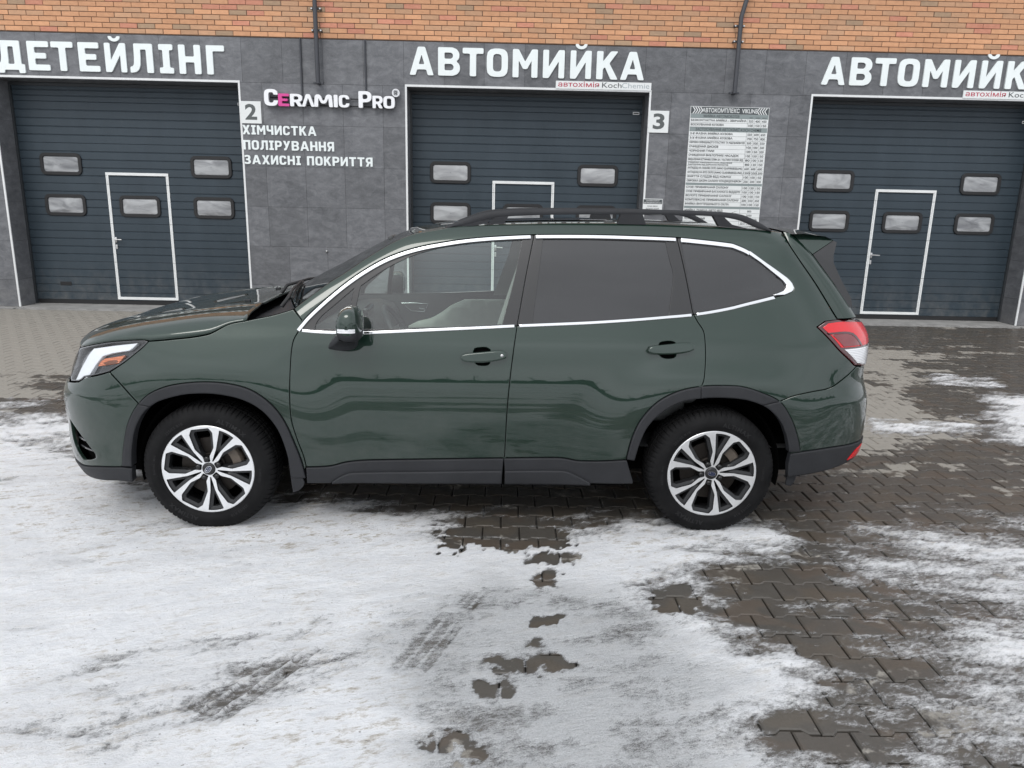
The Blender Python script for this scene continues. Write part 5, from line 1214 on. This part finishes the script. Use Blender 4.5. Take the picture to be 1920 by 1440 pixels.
def spoiler():
    m = MB(); rows = []
    for x, hw_, z in SPT: rows.append([(x+.035*(1-(y/hw_)**2), y, z+.022*(1-(y/hw_)**2)) for y in np.linspace(-hw_, hw_, 25)])
    bot = [[(x-.012+.03*(1-(y/hw_)**2), y, z-.045+.02*(1-(y/hw_)**2)) for y in np.linspace(-hw_, hw_, 25)] for x, hw_, z in ((3.338, .562, 1.565), (3.27, .58, 1.555), (3.20, .59, 1.55))]
    m.quadgrid(rows); sp_ = m.build('spoiler', PAINT, car, smooth=True)
    m = MB(); m.quadgrid([rows[-1]]+bot); m.build('spoiler_lip', PIANO, sp_, smooth=True)
    for s in (-1, 1):
        def slab(pts, th, nm, mt):
            pts = np.array(pts); P, T = fill([pts[:, [0, 2]]]); yy = [float(pts[np.argmin(((pts[:, [0, 2]]-p)**2).sum(1)), 1]) for p in P]
            m = MB(); n = len(P); m.v = [(p[0], -s*y, p[1]) for p, y in zip(P, yy)]+[(p[0], -s*(y+th), p[1]) for p, y in zip(P, yy)]
            for t in T: m.f += [tuple(t), tuple(n+i for i in t[::-1])]; m.m += [0, 0]
            k0 = len(m.v); k = len(pts); m.v += [(p[0], -s*p[1], p[2]) for p in pts]+[(p[0], -s*(p[1]+th), p[2]) for p in pts]
            for i in range(k): j = (i+1) % k; m.f.append((k0+i, k0+k+i, k0+k+j, k0+j)); m.m.append(0)
            m.build(nm, mt, sp_)
        slab([(3.105, -.556, 1.607), (3.166, -.556, 1.609), (3.282, -.561, 1.597), (3.326, -.573, 1.577), (3.208, -.606, 1.504)], .045, 'spoiler_cheek', PAINT)
        slab([(3.329, -.573, 1.576), (3.346, -.578, 1.567), (3.323, -.608, 1.498), (3.322, -.622, 1.459), (3.369, -.65, 1.36), (3.418, -.672, 1.276), (3.424, -.683, 1.232), (3.404, -.684, 1.226), (3.329, -.653, 1.345), (3.211, -.606, 1.501)], .035, 'side_fin', PILLAR)
spoiler()
# ---- roof rails
RT = [(1.195,1.592),(1.25,1.620),(1.309,1.644),(1.396,1.676),(1.461,1.692),(1.603,1.705),(1.839,1.713),(2.161,1.718),(2.396,1.720),(2.636,1.717),(2.758,1.711),(2.818,1.701),(2.894,1.672),(2.985,1.622)]
RB = [(1.205,1.590),(1.262,1.606),(1.315,1.612),(1.397,1.637),(1.486,1.660),(1.592,1.671),(1.80,1.682),(2.08,1.689),(2.278,1.692),(2.577,1.693),(2.728,1.686),(2.821,1.668),(2.90,1.636),(2.975,1.618)]
for s in (-1, 1):
    T_, B_ = spline(RT, .03), spline(RB, .03); n = 60
    rs_ = lambda C: np.stack([np.interp(np.linspace(0, 1, n), np.linspace(0, 1, len(C)), C[:, k]) for k in (0, 1)], 1)
    T_, B_ = rs_(T_), rs_(B_); m = MB(); rows_ = []
    for a, b in zip(T_, B_):
        h = a[1]-b[1]; r_ = min(.008, h*.3); y = .568
        rows_.append([(b[0], s*(y+.018), b[1]), (b[0], s*(y+.021), b[1]+r_), (a[0], s*(y+.019), a[1]-r_), (a[0], s*(y+.012), a[1]), (a[0], s*(y-.014), a[1]), (a[0], s*(y-.018), a[1]-r_), (b[0], s*(y-.018), b[1]+r_), (b[0], s*(y-.016), b[1])])
    m.quadgrid(rows_, close_v=True); rl = m.build('roof_rail', PLAST, car, angle=50)
    for poly in ([(1.44, 1.622), (1.488, 1.664), (1.56, 1.670), (1.535, 1.630)], [(2.142, 1.640), (2.157, 1.692), (2.275, 1.694), (2.296, 1.640)], [(2.655, 1.692), (2.690, 1.640), (2.90, 1.624), (2.84, 1.632), (2.76, 1.650), (2.712, 1.690)], [(1.300, 1.610), (1.40, 1.640), (1.46, 1.652), (1.45, 1.632), (1.38, 1.616)]):
        m = MB(); m.prism(poly, s*.568-.019, s*.568+.019); m.build('rail_foot', PLAST, rl)
# ---- door mirrors
def mirror(s, door_):
    # housing: sections from the door outwards
    out = [(.713, 1.120), (.716, 1.155), (.726, 1.195), (.745, 1.219), (.772, 1.229), (.800, 1.226), (.818, 1.212), (.829, 1.185), (.832, 1.145), (.831, 1.10), (.827, 1.074), (.815, 1.063), (.78, 1.060), (.748, 1.062), (.722, 1.082)]
    out = closed(out, .012); c = np.array([.776, 1.143]); rows_ = []
    for y, k in ((-.905, .82), (-.915, .93), (-.94, 1.0), (-.99, 1.01), (-1.03, .98), (-1.06, .90), (-1.08, .76), (-1.092, .5), (-1.096, .05)):
        rows_.append([(c[0]+(p[0]-c[0])*k+.004, y, c[1]+(p[1]-c[1])*k) for p in out])
    def side_(P): return [[(x, -s*y*-1 if False else (y if s < 0 else -y), z) for x, y, z in r] for r in P]
    R = side_(rows_); m = MB(); m.quadgrid(R, close_v=True)
    n = len(m.v)
    # lower third is black plastic, upper is painted
    mi = []
    for f in m.f:
        z = sum(m.v[i][2] for i in f)/4; mi.append(1 if z < 1.112 else 0)
    m.m = mi; m.f.append(tuple(range(len(out)))); m.m.append(1)
    o = m.build('door_mirror', [PAINT, PLAST], door_, smooth=True)
    # repeater strip round the outside
    mb = MB(); rr_ = []
    sel = [(p[0], p[1]) for p in out]
    for z0, z1 in ((1.114, 1.134),):
        for y, k in ((-.99, 1.025), (-1.03, .995), (-1.06, .915), (-1.082, .76), (-1.094, .5)):
            rr_.append([(c[0]-.060*k+.004, y-.001, z0), (c[0]-.060*k+.004, y-.001, z1)])
        rr_ += [[(c[0]+.052*k+.004, y-.001, z) for z in (z0, z1)] for y, k in ((-1.094, .5), (-1.082, .76), (-1.06, .915))]
        mb.quadgrid([[(x, y if s < 0 else -y, z) for x, y, z in r] for r in rr_])
    mb.build('repeater', WHL, door_, smooth=True)
    # foot on the door
    mb = MB(); ft = [(.645, .998), (.655, 1.028), (.684, 1.066), (.715, 1.082), (.782, 1.082), (.790, 1.04), (.782, .998), (.73, .986)]
    ft = roundc(ft, .012); rows_ = []
    for y, k, dx, dz in ((-.825, 1.04, 0, 0), (-.88, 1.0, .0, .0), (-.92, .96, .004, .004), (-.95, .85, .018, .018), (-.985, .62, .045, .045)):
        cc = ft.mean(0); rows_.append([(cc[0]+(p[0]-cc[0])*k+dx, y if s < 0 else -y, cc[1]+(p[1]-cc[1])*k+dz) for p in ft])
    mb.quadgrid(rows_, close_v=True); k0 = (len(rows_)-1)*len(ft); mb.f.append(tuple(k0+i for i in range(len(ft)))); mb.m.append(0)
    mb.build('mirror_foot', PLAST, door_, smooth=True)
    mb = MB(); q = np.array([(c[0]+(p[0]-c[0])*.8, p[1]*.8+c[1]*.2) for p in out])
    mb.v = [(.8335, (-.945-.05*(p[0]-.776)/.06) if s < 0 else (.945+.05*(p[0]-.776)/.06), p[1]) for p in q]; mb.f = [tuple(range(len(q)))]; mb.m = [0]
    mb.build('mirror_glass', CHROME, door_)
mirror(-1, fdoor[0]); mirror(1, fdoor[1])
# ---- wheels
def wheel_meshes():
    R = .3475; out = {}
    prof = [(.236, .030), (.238, .004), (.246, -.006), (.254, -.007), (.258, -.0105), (.275, -.0145), (.296, -.0125), (.300, -.0100), (.318, -.001), (.330, .009), (.338, .019), (.3435, .032), (.346, .048), (.3465, .068), (.340, .0685), (.340, .0745), (.3470, .075), (.3475, .105), (.341, .1055), (.341, .1115), (.3475, .112), (.3470, .135), (.340, .1355), (.340, .1415), (.3465, .142), (.346, .162), (.3435, .178), (.337, .190), (.318, .205), (.275, .222), (.245, .215), (.236, .19)]
    n = 360; m = MB(); P = []
    for j in range(n):
        a = 2*math.pi*j/n; row = []
        for i, (r, y) in enumerate(prof):
            lug = (j % 5 == 0); sip = (j % 5 == 3)
            if lug and 9 <= i <= 13: r -= .0065
            if sip and 11 <= i <= 13: r -= .003
            if lug and 15 <= i <= 22: r -= .004
            if lug and i >= 24 and i <= 27: r -= .006
            row.append((r*math.cos(a), y, max(r*math.sin(a), -.3455)))
        P.append(row)
    m.quadgrid(P, close_u=True); out['tyre'] = (m, TYRE, 40)
    # machined face: a disc with five wide pockets and five slits cut out
    rot = math.radians(0.)
    circ = lambda r, k=120: np.array([(r*math.cos(2*math.pi*i/k), r*math.sin(2*math.pi*i/k)) for i in range(k)])
    slits, pockets = [], []
    def pol(ax, pts): c, s = math.cos(ax), math.sin(ax); return np.array([(u*c-v*s, u*s+v*c) for u, v in pts])
    for k in range(5):
        ax = 2*math.pi*k/5
        slits.append(pol(ax, [(.046, -.0030), (.118, -.0125), (.2235, -.0410), (.2272, -.018), (.2283, 0), (.2272, .018), (.2235, .0410), (.118, .0125), (.046, .0030)]))
        # pocket centred on the next 36 degrees; spoke edges are measured from the slit axis
        e = lambda r, l, sg: np.array([math.sqrt(r*r-l*l), sg*l])
        A1 = [e(.0705, .0250, 1), e(.124, .0268, 1), e(.205, .0660, 1), e(.2282, .0950, 1)]
        left = pol(ax, A1); right = pol(ax+2*math.pi/5, [(p[0], -p[1]) for p in A1])
        inner = pol(ax+math.pi/5, [(.037, -.0155), (.037, .0155)])
        pockets.append(np.concatenate([left, right[::-1], inner[::-1]]))
    pockets = [roundc(p, .006) for p in pockets]; slits = [roundc(p, .004) for p in slits]
    yf = lambda r: .016*np.clip(1-r/.225, 0, 1)**1.1-.002
    loops = [circ(.2375)]+[dn(p, .012) for p in pockets]+[dn(p, .012) for p in slits]+[circ(.0345, 40)]
    Pf, T = fill([l if i else l for i, l in enumerate(loops)], .016); m = MB()
    rr_ = np.hypot(Pf[:, 0], Pf[:, 1]); m.v = [(p[0], float(y), p[1]) for p, y in zip(Pf, yf(rr_))]; m.f = [tuple(t) for t in T]; m.m = [0]*len(T)
    m.lathe([(.2375, -.002), (.2405, .000), (.2405, .010)], 120, 0)
    for L in loops[1:-1]:
        Lc = L if area(L) > 0 else L[::-1]; w = .0065 if len(L) > 60 or True else .003
        big = abs(area(L)) > .004; w = .017 if big else .010
        G_ = (grow(Lc, -1e-4)-Lc)*1e4; rl_ = np.hypot(Lc[:, 0], Lc[:, 1]); wv = np.clip((rl_-(.078 if big else .09))/(.05 if big else .12), .10, 1)[:, None]*w; I1 = Lc+G_*.0010; I2 = Lc+G_*wv; I3 = Lc+G_*(wv+.0015)
        ring = lambda Q, d: [(q[0], float(yf(np.hypot(*q)))+d, q[1]) for q in Q]
        m.quadgrid([ring(Lc, 0), ring(I1, .012), ring(I2, .016), ring(I3, .050)], 1, close_v=True)
    out['rim'] = (m, [ALLOY, GUN], 35)
    m = MB(); m.lathe([(.2375, .010), (.232, .03), (.222, .06), (.218, .12), (.225, .19)], 60); out['barrel'] = (m, HUBK, 40)
    m = MB(); m.lathe([(.0, .125), (.235, .125)], 32); out['wheel_back'] = (m, BLACK, None)
    m = MB(); m.lathe([(.075, .050), (.076, .062), (.158, .062), (.160, .064), (.160, .086)], 64); m.lathe([(.0, .045), (.070, .045), (.076, .052)], 48); out['brake_disc'] = (m, DISC, 40)
    m = MB()
    a0, a1 = math.radians(-2), math.radians(40)
    m.quadgrid([[(r*math.cos(a0+(a1-a0)*t), y, r*math.sin(a0+(a1-a0)*t)) for r, y in ((.120, .040), (.165, .038), (.175, .05), (.175, .085), (.120, .085))] for t in np.linspace(0, 1, 9)]); out['brake_caliper'] = (m, CAL, 40)
    m = MB(); m.lathe([(0, .002), (.024, .0025), (.031, .005), (.034, .010), (.0355, .016)], 40); out['hub_cap'] = (m, HUBK, 50)
    m = MB(); m.lathe([(0, -.004), (.006, -.0035), (.0115, -.0005), (.0145, .005), (.0165, .013), (.0165, .038)], 20); out['lug_nut'] = (m, LUGK, 40)
    m = MB(); m.lathe([(0, -.0002), (.020, -.0002)], 32, 0); m.v = [(x, y, z*.58) for x, y, z in m.v]
    k0 = len(m.v); mm = MB(); mm.lathe([(.020, -.0008), (.0228, -.0008), (.0228, .0004)], 32, 1); m.v += [(x, y, z*.60) for x, y, z in mm.v]; m.f += [tuple(k0+i for i in f) for f in mm.f]; m.m += mm.m
    def star(cx, cz, r):
        k = len(m.v); pts = [(cx+(r if i % 2 == 0 else r*.28)*math.cos(math.pi*i/4), -.0012, cz+(r if i % 2 == 0 else r*.28)*math.sin(math.pi*i/4)) for i in range(8)]
        m.v += pts+[(cx, -.0012, cz)]
        for i in range(8): m.f.append((k+i, k+(i+1) % 8, k+8)); m.m.append(1)
    star(-.010, .002, .0075)
    for cx, cz in ((.001, .006), (.009, .005), (.004, -.004), (.011, -.003), (-.002, -.0065)): star(cx, cz, .0032)
    out['emblem'] = (m, [simple('badge blue', (.006, .014, .055), .25, coat=1.), CHROME], None)
    return out
def dn(L, step):
    out = []
    for i in range(len(L)):
        a, b = L[i], L[(i+1) % len(L)]; n = max(1, int(np.hypot(*(b-a))/step))
        for k in range(n): out.append(a+(b-a)*k/n)
    return np.array(out)
TXT = []
def arc_text(m, body, a_mid, r, h, bold=.02):
    v, f = text_mesh(body, h, 'CENTER', bold, 1.15)
    if not len(v): return
    n = len(m.v)
    for p in v:
        a = a_mid-p[0]/r; rr_ = r+p[1]; m.v.append((rr_*math.cos(a), -.0142-(.0008 if rr_ < .296 else -.004), rr_*math.sin(a)))
    m.f += [tuple(n+i for i in q) for q in f]; m.m += [0]*len(f)
m = MB()
for a_, b_, h_ in ((35, 'ALTIMAX', .034), (100, '225/55 R18', .020), (150, 'RADIAL  M+S', .016), (215, 'ALTIMAX', .034), (280, '225/55 R18', .020), (330, 'TUBELESS', .016)):
    arc_text(m, b_, math.radians(a_), .268, h_)
o = m.build('tyre_lettering', simple('raised tyre lettering', (.019, .019, .020), .6, spec=.2), None); WT = o.data; bpy.data.objects.remove(o)
WM = {}
for k, (m, mt, ang) in wheel_meshes().items():
    o = m.build(k, mt, None, angle=ang) if ang else m.build(k, mt, None, smooth=(k == 'emblem' and False)); WM[k] = o.data; bpy.data.objects.remove(o)
def wheel(x, s, ang):
    w = bpy.data.objects.new('wheel', None); w.location = (x, s*.893, .3455); w.rotation_euler = (0, 0, 0 if s < 0 else math.pi); w.empty_display_size = .1; link(w, car)
    o = bpy.data.objects.new('tyre_lettering', WT); link(o, w); o['kind'] = 'stuff'; o.rotation_euler = (0, -ang*.4, 0)
    for k, me in WM.items():
        if k == 'lug_nut':
            for i in range(5):
                a = ang+math.pi/5+2*math.pi*i/5; o = bpy.data.objects.new(k, me); o.location = (.0555*math.cos(a), 0.004, .0555*math.sin(a)); link(o, w)
            continue
        o = bpy.data.objects.new(k, me); link(o, w)
        if k in ('rim',): o.rotation_euler = (0, -ang, 0)
        if k == 'emblem': o.rotation_euler = (0, -(ang+math.radians(-8 if x < 1 else 0)-math.radians(60 if x < 1 else 79)+ (math.radians(55) if x < 1 else math.radians(-12))), 0)
        if k == 'brake_caliper' and x > 1: o.rotation_euler = (0, math.radians(-20), 0)
for x, ang in ((0., math.radians(61)), (2.67, math.radians(79))):
    for s in (-1, 1): wheel(x, s, ang)
# ---- wheel housings, floor, added black backing that blocks light in the panel gaps
def housing(cx_, r, s, z0):
    m = MB(); a = np.linspace(math.radians(-12), math.radians(192), 40); rows_ = []
    for y in (.90-.028, .52): rows_.append([(cx_+r*math.cos(t), s*y, .36+r*math.sin(t)*1.02) for t in a])
    rows_.append([(cx_, s*.52, .36)]*40); m.quadgrid(rows_); m.build('wheel_housing', BLACK, car, smooth=True)
for s in (-1, 1): housing(.05, .405, s, 0); housing(2.63, .41, s, 0)
m = MB(); m.box(-.72, 3.30, -.50, .50, .23, .44); m.box(.46, 2.21, -.80, .80, .24, .42); m.box(3.06, 3.34, -.70, .70, .37, .5); m.box(-.80, -.40, -.62, .62, .24, .6); m.build('underbody', BLACK, car)
m = MB()
for tag_, L in (('f', L_fender), ('a', L_fdoor), ('b', L_rdoor), ('c', L_side)):
    L2 = dense(L, .05); L2 = L2 if area(L2) > 0 else L2[::-1]; P, T = fill([grow(L2, .006)], .12)
    for s in (-1, 1):
        V, N = lift(P, -.022, tag_ == 'c'); n0 = len(m.v); m.v += [(p[0], p[1]*-s, p[2]) for p in V]
        for t in T: m.f.append(tuple(n0+i for i in t)); m.m.append(0)
for L in (L_fbump, L_rb):
    L2 = dense(L, .06); L2 = L2 if area(L2) > 0 else L2[::-1]; P, T = fill([L2], .12)
    for s in (-1, 1):
        V, N = lift(P, -.05, False); n0 = len(m.v); m.v += [(p[0], p[1]*-s, p[2]) for p in V]
        for t in T: m.f.append(tuple(n0+i for i in t)); m.m.append(0)
m.build('added_light_block', BLACK, car)
m = MB(); bx_ = Pm[4:, 2:]; m.quadgrid(both(bx_)-[0, 0, .05]); m.build('bonnet_lining', BLACK, car, smooth=True)
# ---- cabin
BEIGE = simple('pale grey trim', (.60, .61, .56), .7, var=.08, vscale=8); DTRIM = simple('dark cabin trim', (.050, .052, .053), .6); SEATM = simple('grey seat cloth', (.10, .105, .105), .85, var=.2, vscale=30)
m = MB(); m.quadgrid([[(x, y, .46) for y in (-.78, .78)] for x in (.4, 3.3)]); m.build('cabin_floor', DTRIM, car)
m = MB(); q = both(Pr[1:, 1:])-[0, 0, .035]; m.quadgrid(q); m.build('headliner', BEIGE, car, smooth=True)
for s in (-1, 1):                                            # door trims and pillar trims inside
    for lo, hi, x0, x1 in ((.50, 1.072, .52, 1.62), (.88, 1.085, 1.66, 2.50), (.50, .879, 1.66, 2.16)):
        g_ = np.array([[(x, z+(.042*(x-.5)/1.1 if z > 1.0 else 0)) for x in np.linspace(x0, x1, 16)] for z in np.linspace(lo, hi, 9)]); p = surf(g_[..., 0], g_[..., 1]).copy()
        p[..., 1] += .080-.035*np.clip((g_[..., 1]-.98)/.1, 0, 1); p[..., 1] *= -s
        mb = MB(); mb.quadgrid(p); mb.build('door_trim', DTRIM, fdoor[0 if s < 0 else 1] if x0 < 1 else rdoor[0 if s < 0 else 1], smooth=True)
    pad = closed([(1.290, 1.090, 1), (1.20, 1.046), (1.126, .983), (1.045, .934), (.956, .909), (.882, .869, 1), (.896, .70), (.93, .62, 1), (1.60, .62, 1), (1.60, 1.098, 1)], .03)
    pad = pad if area(pad) > 0 else pad[::-1]; Q, T = fill([pad], .06); V, N = lift(Q, -.098); mb = MB(); mb.v = [(p[0], -s*p[1], p[2]) for p in V]; mb.f = [tuple(t) for t in T]; mb.m = [0]*len(T)
    o = mb.build('trim_pad', BEIGE, fdoor[0 if s < 0 else 1], smooth=True); md = o.modifiers.new('thickness', 'SOLIDIFY'); md.thickness = .012; md.offset = 0
    mb = MB(); g_ = np.array([[(x+.095*(1-(z-1.1)/.47)*0-.16*(1.57-z)/.47*1.0, z) for x in (1.66, 1.77)] for z in np.linspace(1.09, 1.57, 8)]); p = surf(g_[..., 0], g_[..., 1]).copy(); p[..., 1] += .05; p[..., 1] *= -s; mb.quadgrid(p); mb.build('pillar_trim', simple('pillar trim cloth', (.22, .225, .21), .75), car, smooth=True)
    mb = MB(); hx, hz = 1.02, .955; y = -s*(-.765)
    mb.tube([(.834, y, 1.021), (.919, y, 1.024), (1.026, y, 1.017), (.999, y, .962), (.903, y, .964), (.834, y, 1.021)], .005, 6); mb.tube([(.96, y, .985), (1.0, y, .978)], .007, 6); mb.build('door_pull', CHROME, fdoor[0 if s < 0 else 1], angle=60)
m = MB(); dp = [(.40, .98, .99), (.55, 1.045, 1.04), (.68, 1.055, 1.045), (.78, 1.03, 1.02), (.82, .97, .96), (.80, .80, .80), (.74, .62, .62)]
m.quadgrid([[(x, y, z+(.030 if -.55 < y < -.2 and .5 < x < .8 else 0)) for y in np.linspace(-.74, .74, 31)] for x, z, _ in dp]); m.build('dashboard', DTRIM, car, smooth=True)
m = MB(); m.box(.70, .73, -.12, .14, .985, 1.10, 0, .01); m.build('dash_screen', PIANO, car)
sw = MB(); R_w = .185; ctr = Vector((.96, -.37, .985)); ax = Vector((.86, 0, .50)).normalized(); e1_ = Vector((0, 1, 0)); e2_ = ax.cross(e1_)
pth = [ctr+e1_*(R_w*math.cos(t))+e2_*(R_w*math.sin(t)) for t in np.linspace(0, 2*math.pi, 41)]
rings = []
for i in range(40):
    d_ = (pth[(i+1) % 40]-pth[i-1]).normalized(); nr = (pth[i]-ctr).normalized(); b_ = d_.cross(nr)
    rings.append([tuple(pth[i]+nr*(.016*math.cos(t))+b_*(.016*math.sin(t))) for t in [2*math.pi*k/10 for k in range(10)]])
sw.quadgrid(rings, close_u=True, close_v=True)
for t in (0., math.pi, -math.pi/2): sw.tube([ctr+e1_*(.05*math.cos(t))+e2_*(.05*math.sin(t)), ctr+e1_*(R_w*math.cos(t))+e2_*(R_w*math.sin(t))], .014, 8)
sw.tube([ctr-ax*.03, ctr+ax*.02], .062, 16); sw.tube([ctr-ax*.03, ctr-ax*.25], .03, 10); sw.build('steering_wheel', DTRIM, car, angle=50)
def seat(y, x):
    bm = bmesh.new()
    def blk(x0, x1, y0, y1, z0, z1, tilt=0., bev=.05, px=0, pz=0):
        b = bmesh.new(); bmesh.ops.create_cube(b, size=1)
        for v_ in b.verts:
            X, Y, Z = (x0+x1)/2+v_.co.x*(x1-x0), (y0+y1)/2+v_.co.y*(y1-y0), (z0+z1)/2+v_.co.z*(z1-z0); X += (Z-z0)*tilt; v_.co = (X, Y, Z)
        bmesh.ops.bevel(b, geom=b.edges[:], offset=bev, segments=3, affect='EDGES', profile=.6); return b
    m = MB(); m.addbm(blk(x-.50, x+.05, y-.25, y+.25, .56, .72, 0, .05)); m.addbm(blk(x-.02, x+.11, y-.25, y+.25, .66, 1.20, .30, .055)); m.build('seat', SEATM, car, angle=60)
    m = MB(); m.addbm(blk(x+.175, x+.265, y-.13, y+.13, 1.24, 1.42, .12, .035)); m.tube([(x+.18, y-.06, 1.14), (x+.21, y-.06, 1.26)], .007, 6); m.tube([(x+.18, y+.06, 1.14), (x+.21, y+.06, 1.26)], .007, 6); m.build('headrest', SEATM, car, angle=60)
for y in (-.37, .37): seat(y, 1.60)
for y in (-.40, 0., .40): seat(y, 2.52)
m = MB(); m.box(.86, .89, -.13, .13, 1.475, 1.535, 0, .012); m.build('rear_view_mirror', DTRIM, car)
# ------------------------------------------------------------------ far side of the yard, behind the camera (seen only as reflections)
tm = simple('bare winter scrub', (.050, .046, .038), .9); m = MB(); r_ = random.Random(5)
for k in range(420):
    xx = -150+300*k/419+r_.uniform(-1, 1); y = -85+r_.uniform(-6, 6)
    for b in range(2):
        sx, sz = r_.uniform(1.2, 2.6), r_.uniform(.6, 1.3)*(1.6 if r_.random() < .12 else 1)
        bm = bmesh.new(); bmesh.ops.create_icosphere(bm, subdivisions=2, radius=1.)
        for v in bm.verts: v.co = Vector((xx+b+v.co.x*sx*r_.uniform(.7, 1.2), y+v.co.y*1.2, max(-.03, sz*.6+v.co.z*sz*r_.uniform(.85, 1.1))))
        m.addbm(bm)
    if k % 6 == 0:
        h = r_.uniform(3.5, 6.5); m.tube([(xx, y, -.03), (xx+r_.uniform(-.4, .4), y, h*.5), (xx+r_.uniform(-.8, .8), y, h)], [.14, .09, .03], 5)
        for b in range(16):
            z = h*r_.uniform(.3, .95); a = r_.uniform(0, 6.28); l = r_.uniform(.8, 1.8)*(1.15-z/h)
            m.tube([(xx, y, z), (xx+l*math.cos(a), y+l*math.sin(a), z+l*.8)], [.03, .01], 4, cap=False)
o = m.build('treeline_woods', tm); tag(o, 'bare winter trees and scrub along the far side of the yard', 'trees', kind='stuff')
